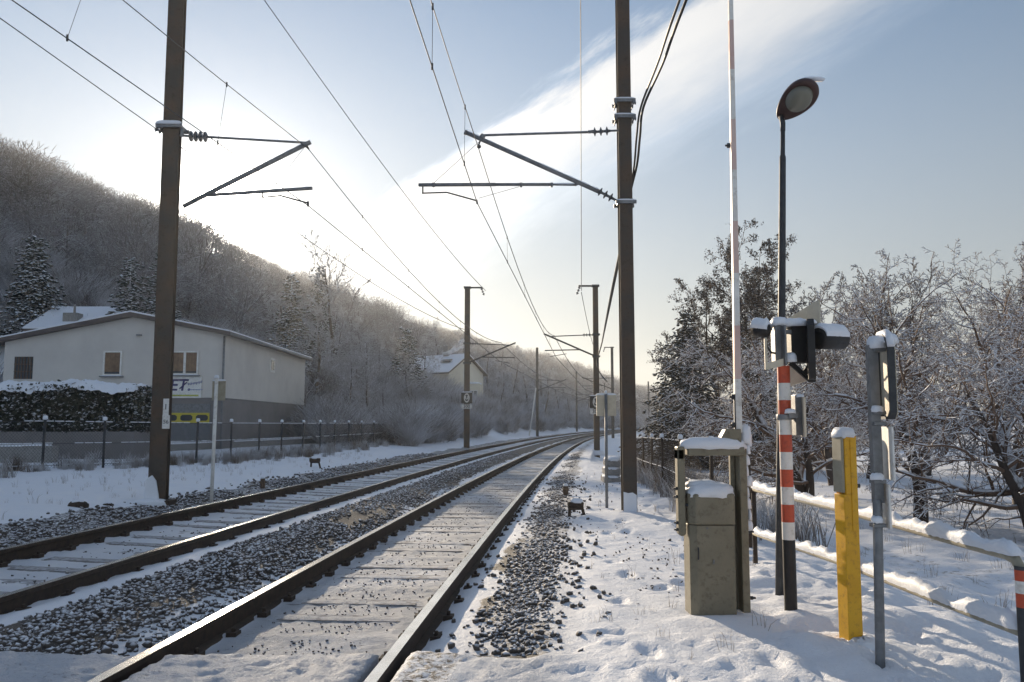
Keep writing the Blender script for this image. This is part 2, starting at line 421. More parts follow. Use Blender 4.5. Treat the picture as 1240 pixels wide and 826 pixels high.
# crossing surface: snow-covered panels flush with the rail heads
def slab(name, t0, t1, y0=-6.0, y1=5.3, z=-.004):
    n = max(3, int((t1-t0)/.03)); n = min(n, 260)
    ys = np.concatenate([np.arange(y0, 2.4, .4), np.arange(2.4, y1+.001, .028)])
    t = np.linspace(t0, t1, n); T, Yq = np.meshgrid(t, ys); X = T+Xc(Yq)
    e = np.minimum(np.minimum(T-t0, t1-T), y1-Yq)
    jag = (vnoise(X*2.2, Yq*0+3, 44)-.5)*.10
    Yq = Yq+np.where(Yq > y1-.4, jag*(Yq-(y1-.4))/.4, 0)
    Z = z+(fbm(X*16, Yq*16, 41, 4)-.47)*.034+np.maximum(vnoise(X*26, Yq*26, 47)-.55, 0)*.022+(fbm(X*1.5, Yq*1.5, 42)-.47)*.02-.03*np.exp(-np.maximum(e, 0)/.05)
    Vt = np.stack([X, Yq, Z], -1).reshape(-1, 3); ny, nx = Z.shape
    i = np.arange(ny*nx).reshape(ny, nx)
    Fq = [np.stack([i[:-1, :-1], i[:-1, 1:], i[1:, 1:], i[1:, :-1]], -1).reshape(-1, 4)]
    # skirt
    loop = np.concatenate([i[0, :], i[1:, -1], i[-1, -2::-1], i[-2:0:-1, 0]])
    Vb = Vt[loop].copy(); Vb[:, 2] = -.19; base = len(Vt)
    k = np.arange(len(loop)); k2 = (k+1) % len(loop)
    Fq.append(np.stack([loop[k], base+k, base+k2, loop[k2]], -1))
    o = np_mesh(name, np.vstack([Vt, Vb]), np.vstack(Fq), M['crossing'], smooth=False)
    o.data.polygons.foreach_set('use_smooth', np.ones(len(o.data.polygons), dtype=bool))
    tag(o, kind='structure'); return o
mm, nt, b = new_mat('crossing_snow')
n1 = noise(nt, 38, 4, .7); n2 = noise(nt, 3, 4, .6)
f = math_n(nt, 'MULTIPLY', math_n(nt, 'SUBTRACT', math_n(nt, 'ADD', n1.outputs['Fac'], math_n(nt, 'MULTIPLY', n2.outputs['Fac'], .5)), .83), 5, True)
nt.links.new(mixc(nt, f, (.46, .48, .52), (.20, .19, .19)), b.inputs['Base Color']); b.inputs['Roughness'].default_value = .6
bump(nt, b, noise(nt, 55, 4, .6).outputs['Fac'], .8, .02)
M['crossing'] = mm
slab('road_surface', -.655, .655)
slab('road_surface', -2.76, -.80)
slab('road_surface', -SP-.655, -SP+.655)
slab('road_surface', -9.0, -SP-.80)

# ------------------------------------------------------------------ tracks
def rail_mesh(parent, side, base, can):
    prof = [(-.036, 0), (.036, 0), (.036, -.036), (.010, -.050), (.010, -.140), (.070, -.157), (.070, -.170),
            (-.070, -.170), (-.070, -.157), (-.010, -.140), (-.010, -.050), (-.036, -.036)]
    ys = list(np.arange(-6, 60, 1.5))+list(np.arange(60, 330, 5.0))
    mb = MB(); n = len(prof); vs = []
    for y in ys:
        for (o, z) in prof:
            oo = side*.7535+o
            vs.append(tp(y, base+oo, z+(cant(side*.7535) if can else 0)))
    for i in range(len(ys)-1):
        for k in range(n):
            k2 = (k+1) % n
            mb.f.append((i*n+k, i*n+k2, (i+1)*n+k2, (i+1)*n+k)); mb.m.append(0 if k == 0 else 1); mb.sm.append(False)
    mb.v = [tuple(v) for v in vs]
    return mb.build('rail', [M['polished'], M['rust']], parent, bevel=0)
sl_me = None
for base, can, lab in ((0, False, 'right hand railway track, from the level crossing past the nearer catenary mast'),
                       (-SP, True, 'left hand railway track with snow between rails, nearer to the cream building')):
    root = empty('railway_track', (0, 0, 0), lab, 'railway track', 'railway tracks on the curve')
    for s in (-1, 1): rail_mesh(root, s, base, can)
    # snow banked on the rail feet
    sl = []
    for i in range(120):
        y = 5.62+i*.6
        if i < 96:
            if sl_me is None:
                mb = MB(); mb.box((0, 0, -.055), (2.5, .24, .11)); mb.box((0, 0, .002), (1.0, .19, .01))
                for s in (-1, 1):
                    for q in (-1, 1):
                        mb.box((s*.7535+q*.115, 0, .02), (.075, .10, .05), mi=1)
                        mb.tube([(s*.7535+q*.115, 0, .04), (s*.7535+q*.115, 0, .075)], .016, 6, 1)
                o = mb.build('sleeper', [M['sleeper'], M['rust']], root); sl_me = o.data
            else:
                o = bpy.data.objects.new('sleeper', sl_me); col.objects.link(o); o.parent = root
            p = tp(y, base, -.1585+(.025 if can else 0)-.010*(i % 3 == 1)); o.location = p
            o.rotation_euler = (0, .033 if can else 0, -math.atan(.068+y/1000))
    mb = MB()
    for i in range(96, 260):
        y = 5.62+i*.6
        if True:
            p = tp(y, base, -.2+(.025 if can else 0)); mb.box(p, (2.5, .24, .11), rotz(-math.atan(.068+y/1000)))
    tag(mb.build('far_sleepers', M['sleeper'], root), kind='stuff')

# ------------------------------------------------------------------ ballast stones (uncountable)
ico = [(0, 0, 1), (.89, 0, .45), (.28, .85, .45), (-.72, .53, .45), (-.72, -.53, .45), (.28, -.85, .45),
       (.72, .53, -.45), (-.28, .85, -.45), (-.89, 0, -.45), (-.28, -.85, -.45), (.72, -.53, -.45), (0, 0, -1)]
icf = [(0, 1, 2), (0, 2, 3), (0, 3, 4), (0, 4, 5), (0, 5, 1), (1, 6, 2), (2, 7, 3), (3, 8, 4), (4, 9, 5), (5, 10, 1),
       (2, 6, 7), (3, 7, 8), (4, 8, 9), (5, 9, 10), (1, 10, 6), (11, 7, 6), (11, 8, 7), (11, 9, 8), (11, 10, 9), (11, 6, 10)]
ico = np.array(ico); icf = np.array(icf)
rs = np.random.RandomState(3)
def stones(n, ta, tb, ya, yb, smin, smax, pw=2.0, clump=.0, sink=.2):
    u = rs.rand(n)
    y = ya*(yb/ya)**(u**.9)
    t = ta+(tb-ta)*(rs.rand(n)+rs.rand(n))/2
    x = t+Xc(y)
    if clump:
        k = fbm(x*.9, y*.9, 21)+rs.rand(n)*.25-.1 > clump
        x, y, t = x[k], y[k], t[k]
    n = len(x)
    s = smin+(smax-smin)*rs.rand(n)**1.6
    z = hz(x, y)+(1-sink)*s*.5-.004
    q = ico[None]*(1+rs.uniform(-.42, .42, (n, 12, 1)))
    sc3 = s[:, None, None]*rs.uniform(.6, 1.15, (n, 1, 3))
    q = q*sc3
    a = rs.rand(n)*6.28; bb = rs.rand(n)*6.28
    ca, sa, cb, sb = np.cos(a), np.sin(a), np.cos(bb), np.sin(bb)
    X = q[..., 0]*ca[:, None]-q[..., 1]*sa[:, None]; Yq = q[..., 0]*sa[:, None]+q[..., 1]*ca[:, None]; Z = q[..., 2]
    Y2 = Yq*cb[:, None]-Z*sb[:, None]; Z2 = Yq*sb[:, None]+Z*cb[:, None]
    Vt = np.stack([X+x[:, None], Y2+y[:, None], Z2+z[:, None]], -1).reshape(-1, 3)
    Ft = (np.arange(n)[:, None, None]*12+icf[None]).reshape(-1, 3)
    return Vt, Ft, 0
parts = [stones(11500, -2.25, -1.1, 5.3, 40, .010, .036, clump=.32, sink=.5), stones(5200, 1.08, 1.80, 5.5, 42, .009, .028, clump=.46, sink=.5), stones(1000, 1.2, 1.7, 5.5, 42, .010, .030, sink=.5),
         stones(900, .8, 2.2, 5.2, 24, .015, .035), stones(1500, -1.4, -.80, 5.3, 20, .015, .035),
         stones(3600, -6.1, -4.6, 6.5, 40, .02, .045, clump=.36), stones(1500, -.65, .65, 5.4, 25, .006, .012, sink=.5),
         stones(500, -SP-.65, -SP+.65, 6, 25, .008, .018, sink=.5), stones(260, 1.9, 3.2, 5.0, 20, .008, .018, sink=.5)]
V, Fc, _ = join_np(parts)
tag(np_mesh('ballast', V, Fc, M['stone']), 'dark angular ballast stones showing through the snow beside the rails', 'ballast', kind='stuff')
# ------------------------------------------------------------------ sky, sun, air
SUN = Vector((-.36, 1, .252)).normalized()
sun_el = math.asin(SUN.z); sun_az = math.atan2(SUN.x, SUN.y)
w = bpy.data.worlds.new('World'); sc.world = w; w.use_nodes = True
nt = w.node_tree; bg = nt.nodes['Background']
sky = nt.nodes.new('ShaderNodeTexSky'); sky.sky_type = 'NISHITA'; sky.sun_disc = False
sky.sun_elevation = sun_el; sky.sun_rotation = sun_az % (2*PI)
sky.altitude = 250; sky.air_density = 1.0; sky.dust_density = .1; sky.ozone_density = 1.3
tc = nt.nodes.new('ShaderNodeTexCoord')
def vdot(v):
    n = nt.nodes.new('ShaderNodeVectorMath'); n.operation = 'DOT_PRODUCT'
    nt.links.new(tc.outputs['Generated'], n.inputs[0]); n.inputs[1].default_value = tuple(v); return n.outputs['Value']
def mr(v, a, b_, c=0., d=1., smooth=True):
    n = nt.nodes.new('ShaderNodeMapRange'); n.interpolation_type = 'SMOOTHSTEP' if smooth else 'LINEAR'
    nt.links.new(v, n.inputs[0])
    for i, q in zip((1, 2, 3, 4), (a, b_, c, d)): n.inputs[i].default_value = q
    return n.outputs[0]
def dirp(px, py): v = P(px, py, 10)-Vector((0, 0, CZ)); return v.normalized()
d1, d2 = dirp(560, 178), dirp(860, -25)
N = d1.cross(d2).normalized()                       # the long streak of cirrus follows this great circle
if N.dot(dirp(900, 200)) < 0: N = -N
along = (d2-d1).normalized()
wdist = vdot(N); wal = vdot(along)
comb = nt.nodes.new('ShaderNodeCombineXYZ')
nt.links.new(math_n(nt, 'MULTIPLY', wal, 2.0), comb.inputs[0]); nt.links.new(math_n(nt, 'MULTIPLY', wdist, 9.0), comb.inputs[1])
nz = nt.nodes.new('ShaderNodeTexNoise'); nz.inputs['Scale'].default_value = 2.2; nz.inputs['Detail'].default_value = 8; nz.inputs['Roughness'].default_value = .62
nz.inputs['Distortion'].default_value = .25
nt.links.new(comb.outputs[0], nz.inputs['Vector'])
nz2 = nt.nodes.new('ShaderNodeTexNoise'); nz2.inputs['Scale'].default_value = 9; nz2.inputs['Detail'].default_value = 6; nz2.inputs['Roughness'].default_value = .6
nt.links.new(comb.outputs[0], nz2.inputs['Vector'])
wj = math_n(nt, 'ADD', wdist, math_n(nt, 'MULTIPLY', math_n(nt, 'SUBTRACT', nz.outputs['Fac'], .5), .09))
wj = math_n(nt, 'ADD', wj, math_n(nt, 'MULTIPLY', math_n(nt, 'SUBTRACT', nz2.outputs['Fac'], .5), .03))
streak = math_n(nt, 'MULTIPLY', mr(wj, -.012, .022), mr(wj, .035, .17, 1, 0))
streak = math_n(nt, 'MULTIPLY', streak, mr(wal, .05, .62, 1.0, .62))
veiln = mr(nz.outputs['Fac'], .42, .72)
veil = math_n(nt, 'MULTIPLY', veiln, mr(wj, -.02, .5, .05, .42))
# cirrus at the upper left
e1, e2 = dirp(-40, 110), dirp(190, 240)
N2 = e1.cross(e2).normalized()
if N2.dot(dirp(10, 240)) < 0: N2 = -N2
w2 = math_n(nt, 'ADD', vdot(N2), math_n(nt, 'MULTIPLY', math_n(nt, 'SUBTRACT', nz.outputs['Fac'], .5), .08))
left = math_n(nt, 'MULTIPLY', mr(w2, -.02, .05), mr(w2, .06, .24, 1, 0))
sepz = nt.nodes.new('ShaderNodeSeparateXYZ'); nt.links.new(tc.outputs['Generated'], sepz.inputs[0])
low = mr(sepz.outputs['Z'], .0, .55, 1, 0)          # thin cloud sheet thickens to the horizon
cover = math_n(nt, 'MAXIMUM', math_n(nt, 'MULTIPLY', streak, .85), veil)
cover = math_n(nt, 'MAXIMUM', cover, math_n(nt, 'MULTIPLY', left, .55))
cover = math_n(nt, 'MAXIMUM', cover, math_n(nt, 'MULTIPLY', low, .85))
sd = math_n(nt, 'MAXIMUM', vdot(SUN), 0.0)
def lobe(p, k): return math_n(nt, 'MULTIPLY', math_n(nt, 'POWER', sd, p), k)
SKYK = .09
glowf = math_n(nt, 'ADD', math_n(nt, 'ADD', .70, lobe(2, .35)), lobe(10, .1))
cl = nt.nodes.new('ShaderNodeVectorMath'); cl.operation = 'SCALE'; cl.inputs[0].default_value = (3.9, 3.85, 3.75)
nt.links.new(glowf, cl.inputs['Scale'])
skc = nt.nodes.new('ShaderNodeMix'); skc.data_type = 'RGBA'; nt.links.new(cover, skc.inputs[0])
nt.links.new(sky.outputs[0], skc.inputs[6]); nt.links.new(cl.outputs[0], skc.inputs[7])
aur = math_n(nt, 'ADD', lobe(26, .05), math_n(nt, 'ADD', lobe(150, 3.5), lobe(900, 220.0)))
aur = math_n(nt, 'ADD', aur, lobe(9000, 700.0))
ag_ = nt.nodes.new('ShaderNodeVectorMath'); ag_.operation = 'SCALE'; ag_.inputs[0].default_value = (1.0, .95, .86)
nt.links.new(aur, ag_.inputs['Scale'])
addn = nt.nodes.new('ShaderNodeVectorMath'); addn.operation = 'ADD'
nt.links.new(skc.outputs[2], addn.inputs[0]); nt.links.new(ag_.outputs[0], addn.inputs[1])
sx_ = nt.nodes.new('ShaderNodeVectorMath'); sx_.operation = 'SCALE'; sx_.inputs[0].default_value = (3.6, 3.5, 3.35)
nt.links.new(math_n(nt, 'MULTIPLY', streak, glowf), sx_.inputs['Scale'])
bk = math_n(nt, 'MAXIMUM', mr(sepz.outputs['Y'], .25, -.45), mr(sepz.outputs['Z'], .62, .9))   # pale glow added to the unseen sky overhead and behind, lifting shade fill
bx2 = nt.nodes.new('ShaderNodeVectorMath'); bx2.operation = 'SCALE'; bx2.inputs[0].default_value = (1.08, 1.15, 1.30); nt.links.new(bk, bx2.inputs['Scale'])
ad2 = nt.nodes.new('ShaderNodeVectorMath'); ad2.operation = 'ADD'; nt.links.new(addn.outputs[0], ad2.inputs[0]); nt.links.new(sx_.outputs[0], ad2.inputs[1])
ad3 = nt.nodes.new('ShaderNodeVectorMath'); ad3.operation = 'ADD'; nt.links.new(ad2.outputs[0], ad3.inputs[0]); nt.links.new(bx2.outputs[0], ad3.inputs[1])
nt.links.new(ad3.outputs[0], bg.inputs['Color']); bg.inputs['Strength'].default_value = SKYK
w.cycles.sampling_method = 'MANUAL'; w.cycles.sample_map_resolution = 1024

sl = bpy.data.lights.new('sun', 'SUN'); sl.energy = 5.0; sl.angle = R(.53); sl.color = (1, .82, .60)
so = bpy.data.objects.new('sun', sl); col.objects.link(so); so.rotation_euler = SUN.to_track_quat('Z', 'Y').to_euler()

hm = bpy.data.materials.new('haze_air'); hm.use_nodes = True; nt = hm.node_tree
nt.nodes.remove(nt.nodes['Principled BSDF']); pv = nt.nodes.new('ShaderNodeVolumePrincipled')
pv.inputs['Color'].default_value = (.86, .90, .96, 1); pv.inputs['Density'].default_value = HAZE; pv.inputs['Anisotropy'].default_value = .6
nt.links.new(pv.outputs[0], nt.nodes['Material Output'].inputs['Volume'])
mb = MB(); mb.box((200, 425, 32), (2000, 1080, 68))
hz_o = mb.build('haze', hm); tag(hz_o, kind='stuff')

sc.view_settings.view_transform = 'Standard'; sc.view_settings.look = 'None'; sc.view_settings.gamma = 1
sc.view_settings.use_curve_mapping = False; sc.view_settings.exposure = EXPO
cy = sc.cycles; cy.use_denoising = True; cy.max_bounces = 5; cy.diffuse_bounces = 3; cy.glossy_bounces = 2
cy.transmission_bounces = 2; cy.volume_bounces = 0; cy.transparent_max_bounces = 6; cy.caustics_reflective = False; cy.caustics_refractive = False
cy.sample_clamp_indirect = 4; cy.use_adaptive_sampling = True; cy.adaptive_threshold = .02

# ------------------------------------------------------------------ trees
def grow(seed, H, r0, trunk=.25, lean=(0, 0), n_main=7, Lm=.55, lv=4, ang=50, wig=.22, up=.12, dens=(7, 6, 5), rat=.5, droop=0.0, rmin=.006, stems=1, seg=(.35, .25, .18, .14, .12)):
    """returns list of (p0 p1 r0 r1 level)"""
    q = random.Random(seed); out = []
    def rv():
        while True:
            v = Vector((q.uniform(-1, 1), q.uniform(-1, 1), q.uniform(-1, 1)))
            if .05 < v.length < 1: return v.normalized()
    def branch(p, d, L, r, l):
        sg = seg[min(l, len(seg)-1)]*(1 if H < 8 else H/8.); n = max(2, int(L/sg)); st = L/n
        pts = [(p.copy(), r, d.copy())]
        for i in range(n):
            t = (i+1)/n
            d = (d+rv()*wig*(.6 if l == 0 else 1)+Vector((0, 0, up if l < 2 else up*.5-droop*t))).normalized()
            p2 = p+d*st; r2 = max(rmin, r*(1-.75*t) if l else r*(1-.8*t))
            rp = pts[-1][1]
            out.append((*p, *p2, rp, r2, l)); p = p2; pts.append((p.copy(), r2, d.copy()))
        if l >= lv: return
        if l == 0: nc = n_main; ts = [trunk+(1-trunk)*(k+q.random())/nc for k in range(nc)]
        else:
            nc = max(2, int(dens[min(l-1, len(dens)-1)]*min(1.4, L/(H*.22)) if l == 1 else dens[min(l-1, len(dens)-1)]))
            ts = [.15+.85*(k+q.random())/nc for k in range(nc)]
        for k, t in enumerate(ts):
            t = min(t, .98); i = int(t*n); f = t*n-i
            a, b_ = pts[i], pts[min(i+1, n)]
            pp = a[0].lerp(b_[0], f); dd = b_[2]
            axis = dd.cross(rv()).normalized()
            if l == 0:
                az = k*2.4+q.uniform(-.4, .4)
                axis = dd.cross(Vector((math.cos(az), math.sin(az), 0))).normalized()
            an = R(ang*q.uniform(.75, 1.25))*(1 if l else (1.15-.55*t))
            nd = Matrix.Rotation(an, 3, axis) @ dd
            if l == 0: LL = H*Lm*(1.05-.55*t)*q.uniform(.75, 1.15)
            else: LL = L*rat*(1.15-.6*t)*q.uniform(.6, 1.2)
            rr = max(rmin, (a[1]*(1-f)+b_[1]*f)*(.62 if l else .5))
            branch(pp, nd, LL, rr, l+1)
    for s_ in range(stems):
        a = s_*2.2+q.random(); d0 = Vector((lean[0], lean[1], 1)) if stems == 1 else Vector((math.cos(a)*.45+lean[0], math.sin(a)*.45+lean[1], 1))
        branch(Vector((0, 0, -.15)), d0.normalized(), H*.82*(1 if s_ == 0 else q.uniform(.65, .95)), r0*(1 if s_ == 0 else .75), 0)
    return np.array(out)
def leaves_np(S_, n, size, seed, spread=.12):
    q = np.random.RandomState(seed); tips = S_[S_[:, 8] >= S_[:, 8].max()-1]
    k = q.randint(0, len(tips), n); f = q.rand(n, 1)
    c = tips[k, 0:3]*(1-f)+tips[k, 3:6]*f+q.normal(0, spread*.5, (n, 3))-np.array([0, 0, size*.4])
    a = q.normal(0, 1, (n, 3)); a /= np.linalg.norm(a, axis=1, keepdims=True)
    b_ = np.cross(a, q.normal(0, 1, (n, 3))); b_ /= np.linalg.norm(b_, axis=1, keepdims=True)
    s = size*q.uniform(.5, 1.2, (n, 1)); nn = np.cross(a, b_)
    V = np.stack([c-a*s, c-b_*s*.45+nn*s*.2, c+a*s, c+b_*s*.45+nn*s*.2], 1).reshape(-1, 3)
    return V, np.arange(4*n).reshape(n, 4), 0
def snow_on(S_, k0=.75, add=.004, mind=.0, keep=.9, seed=0, maxr=.05):
    d = S_[:, 3:6]-S_[:, 0:3]; L = np.linalg.norm(d, axis=1)
    ok = (np.abs(d[:, 2])/L < .82) & (np.random.RandomState(seed).rand(len(S_)) < keep) & (S_[:, 6] > mind)
    T = S_[ok].copy()
    for a, r in ((2, 6), (5, 7)):
        T[:, a] += np.minimum(T[:, r], maxr)*.65+add*.5
    T[:, 6] = np.minimum(T[:, 6], maxr)*k0+add; T[:, 7] = np.minimum(T[:, 7], maxr)*k0+add
    return T
def make_tree(name, S_, kt, tw, snow=None, leaf=None, rscale=1.0, trunk_mat='bark', crown_mat=None):
    root = bpy.data.objects.new(name, None); col.objects.link(root); root.empty_display_size = .2
    S_ = S_.copy(); big = S_[:, 8] == 0
    V, Fc = segs_np(S_[big], kt, 1); np_mesh('trunk', V, Fc, M[trunk_mat], smooth=True, parent=root)
    C = S_[~big]; parts = []
    l1 = C[C[:, 8] == 1]; l2 = C[C[:, 8] > 1]
    for A, k in ((l1, 5), (l2, 3)):
        if len(A): V, Fc = segs_np(A, k, 2); parts.append((V, Fc, 0))
    mats = [M[tw]]
    if snow:
        mats.append(M['snow']); T = snow_on(C, **snow); V, Fc = segs_np(T, 4, 3); parts.append((V, Fc, 1))
    if leaf:
        V, Fc, _ = leaves_np(C, *leaf); mats.append(M['leaf']); parts.append((V, Fc, len(mats)-1))
    V, Fc, mi = join_np(parts)
    np_mesh('crown', V, Fc, mats, mi, parent=root)
    return root
def blade_conifer(seed, H, Rb, n_wh, per, blade, mat='needle', irregular=.25, name='snowy_conifer', topy=1.0, trunk_r=None):
    q = np.random.RandomState(seed); Vs = []
    root = bpy.data.objects.new(name, None); col.objects.link(root)
    C, D, Sz = [], [], []
    seg = []
    for i in range(n_wh):
        t = (i+q.rand())/n_wh; z = H*(.06+.93*t); r = Rb*(1-t)**.85*(1+q.uniform(-irregular, irregular))+.05*Rb
        nb = max(4, int(per*(1-t*.6)))
        for j in range(nb):
            a = q.rand()*6.283; rr = r*q.uniform(.7, 1.12); dr = .28+.2*q.rand()
            m = max(3, int(rr/blade*2.6))
            seg.append((0, 0, z, rr*.95*math.cos(a), rr*.95*math.sin(a), z-rr*dr*.8, .02, .008))
            for k in range(m):
                f = (k+q.rand())/m; rad = rr*f
                sp = blade*.7*(1-f*.4)
                C.append((rad*math.cos(a)+q.normal(0, sp), rad*math.sin(a)+q.normal(0, sp), z-rad*dr*(1+.5*f)+rr*.14*f*f+q.normal(0, sp*.35)))
                a2 = a+q.normal(0, .6); D.append((math.cos(a2), math.sin(a2), -.35+q.normal(0, .32))); Sz.append(blade*q.uniform(.5, 1.15))
    C, D, Sz = np.array(C), np.array(D), np.array(Sz)[:, None]; n = len(C)
    D /= np.linalg.norm(D, axis=1, keepdims=True); side = np.cross(D, [0, 0, 1]); side /= np.linalg.norm(side, axis=1, keepdims=True); upv = np.cross(side, D)
    V = np.stack([C-D*Sz*.5, C+side*Sz*.30, C+D*Sz*.55, C-side*Sz*.30, C+upv*Sz*.15, C-upv*Sz*.24], 1).reshape(-1, 3)
    fc = np.array([(0, 1, 4), (1, 2, 4), (2, 3, 4), (3, 0, 4), (1, 0, 5), (2, 1, 5), (3, 2, 5), (0, 3, 5)])
    Fc = (np.arange(n)[:, None, None]*6+fc[None]).reshape(-1, 3)
    np_mesh('crown', V, Fc, M[mat], parent=root)
    tr = trunk_r or H*.016
    MB().tube([(0, 0, -.3), (0, 0, H*.5), (0, 0, H*.97)], [tr, tr*.6, .015], 8).build('trunk', M['bark'], root)
    return root
def zt(x, y): return float(hz(np.array([x]), np.array([y]))[0])
def put(o, x, y, label, cat, group=None, z=None, rz=None, scale=None):
    o.location = (x, y, zt(x, y) if z is None else z)
    if rz is not None: o.rotation_euler = (0, 0, rz)
    if scale is not None: o.scale = (scale,)*3 if isinstance(scale, (int, float)) else scale
    return tag(o, label, cat, group)

def clear(x, y):
    """tallest top that still lets the low sun reach the path right of the tracks"""
    x = np.asarray(x, dtype=float); y = np.asarray(y, dtype=float)
    p = x*.941+y*.339; s = -.339*x+.941*y
    sb = 2.6+2.134*np.clip(p-1.7, 0, 15)
    return np.where(p > 1.9, (s-sb)*.2371-.25, 1e3)
# hillside wood: too many to count, one mass
def spray(seed, H, R_, n, rad, tall=.28, conif=False, kk=3):
    q = np.random.RandomState(seed)
    S_ = [(0, 0, -1, 0, 0, H*.45, .16, .09), (0, 0, H*.45, q.normal(0, .3), q.normal(0, .3), H*.85, .09, .03)]
    for i in range(9):
        a = q.rand()*6.28; z0 = H*q.uniform(.3, .65); r = R_*q.uniform(.5, .9)
        S_.append((0, 0, z0, r*math.cos(a), r*math.sin(a), z0+H*.28*q.uniform(.5, 1), .06, .025))
    S_ = np.array(S_)
    u = q.normal(0, 1, (n, 3)); u /= np.linalg.norm(u, axis=1, keepdims=True); rr = q.rand(n, 1)**.42
    c = u*rr*np.array([[R_, R_, H*(.5-tall/2)]])+np.array([[0, 0, H*(.5+tall/2)]])
    d = u*np.array([[.8, .8, .7]])+q.normal(0, .45, (n, 3))+np.array([[0, 0, .35]]); d /= np.linalg.norm(d, axis=1, keepdims=True)
    L = q.uniform(.45, 1.25, (n, 1))*H*.09
    T = np.hstack([c-d*L*.5, c+d*L*.5, np.full((n, 1), rad), np.full((n, 1), rad*.45)])
    S_ = np.vstack([S_, T])
    return segs_np(S_, kk, seed)
def scatter(tmpl, X, Y, Z, sc_, seed, tilt=0):
    q = np.random.RandomState(seed); Vs, Fs, b_ = [], [], 0
    k = q.randint(0, len(tmpl), len(X)); a = q.rand(len(X))*6.28
    for i in range(len(X)):
        V, Fc = tmpl[k[i]]; c, s = math.cos(a[i]), math.sin(a[i])
        W = np.empty_like(V, dtype=np.float32)
        W[:, 0] = (V[:, 0]*c-V[:, 1]*s)*sc_[i]+X[i]; W[:, 1] = (V[:, 0]*s+V[:, 1]*c)*sc_[i]+Y[i]; W[:, 2] = V[:, 2]*sc_[i]+Z[i]
        Vs.append(W); Fs.append(Fc+b_); b_ += len(W)
    return np.vstack(Vs), np.vstack(Fs)
q = np.random.RandomState(12)
tm = [spray(s, 7.6, 2.9, 420, .030) for s in (1, 2, 3, 4)]
def plant(n, ya, yb, ta, tb, keep=None, pw=1.):
    y = ya*(yb/ya)**q.rand(n) if pw != 1 else ya+(yb-ya)*q.rand(n); t = ta+(tb-ta)*q.rand(n); x = t+Xc(y)
    return x, y
x, y = plant(1500, 34, 340, -112, -27)
k = (x-Xc(y) > -112); px_ = 620+1000*x/y
k &= (px_ > -330) & (px_ < 900)
k &= (y > 70) | (x-Xc(y) < -52)
x, y = x[k], y[k]; tt_ = x-Xc(y)
sw = np.where(tt_ < -70, q.uniform(.95, 1.12, len(x)), q.uniform(.55, 1.4, len(x))); cp = np.minimum.reduce([clear(x, y), clear(x+2, y), clear(x-2, y)])
sw = np.minimum(sw, (cp-hz(x, y)+.3)/8.6); k = sw > .3; x, y, sw = x[k], y[k], sw[k]
V, Fc = scatter(tm, x, y, hz(x, y)-.3, sw, 5)
tag(np_mesh('hillside_wood', V, Fc, M['hill_twig']), 'bare brown winter wood dusted with snow on the steep hill', 'wood', kind='stuff')
tmf = [spray(s, 8.0, 3.6, 130, .085) for s in (11, 12, 13)]
x, y = plant(2300, 230, 640, -125, -9)
px_ = 620+1000*x/y; k = (px_ < 1150); x, y = x[k], y[k]
V, Fc = scatter(tmf, x, y, hz(x, y)-.3, q.uniform(.7, 1.1, len(x)), 6)
tag(np_mesh('distant_wood', V, Fc, M['hill_twig']), 'far wooded ridge fading into the haze beyond the bend of the track', 'wood', kind='stuff')
# scrub on the bank beside the bend
def bush_t(seed, H, R_, n, rad):
    q2 = np.random.RandomState(seed); S_ = []
    for i in range(n):
        a = q2.rand()*6.28; r = R_*q2.rand()**.5*.4; r2 = r+R_*q2.uniform(.1, .7); h0 = H*q2.uniform(0, .55); h1 = h0+H*q2.uniform(.15, .5)
        a2 = a+q2.normal(0, .9)
        S_.append((r*math.cos(a), r*math.sin(a), h0-.1, r2*math.cos(a2), r2*math.sin(a2), h1, rad, rad*.4))
    return segs_np(np.array(S_), 3, seed)
tb_ = [bush_t(s, 2.0, 1.5, 520, .012) for s in (1, 2, 3, 4)]
x, y = plant(620, 46, 210, -19, -7.2)
k = (x < Xc(y)-7.6) & ((y > 63) | (x-Xc(y) < -12)); x, y = x[k], y[k]
px_ = 620+1000*x/y; k = ~((px_ < 365) & (y < 56)); x, y = x[k], y[k]
u3 = q.rand(330); y3 = 44+26*q.rand(330); x3 = Xc(y3)-7.6-17*u3; k3 = ~((620+1000*x3/y3 < 372) & (y3 < 52)); x = np.concatenate([x, x3[k3]]); y = np.concatenate([y, y3[k3]])
V, Fc = scatter(tb_, x, y, hz(x, y), q.uniform(.5, 1.35, len(x)), 7)
tag(np_mesh('bank_scrub', V, Fc, M['frost_twig']), 'tangled frosted scrub on the snowy bank left of the bend', 'scrub', kind='stuff')
u4 = plant(1300, 38, 150, -75, -26); x, y = u4
V, Fc = scatter(tb_, x, y, hz(x, y)-.1, q.uniform(.7, 1.9, len(x)), 17)
tag(np_mesh('hillside_undergrowth', V, Fc, M['frost_twig']), 'frosted undergrowth between the trunks on the lower hillside', 'undergrowth', kind='stuff')
x, y = plant(240, 190, 520, -10, -7); x2, y2 = plant(260, 60, 400, 6, 30)
x, y = np.concatenate([x, x2]), np.concatenate([y, y2])
V, Fc = scatter(tb_, x, y, hz(x, y), q.uniform(.7, 2.2, len(x)), 8)
tag(np_mesh('far_scrub', V, Fc, M['frost_twig']), 'low frosted bushes along the far trackside', 'scrub', kind='stuff')

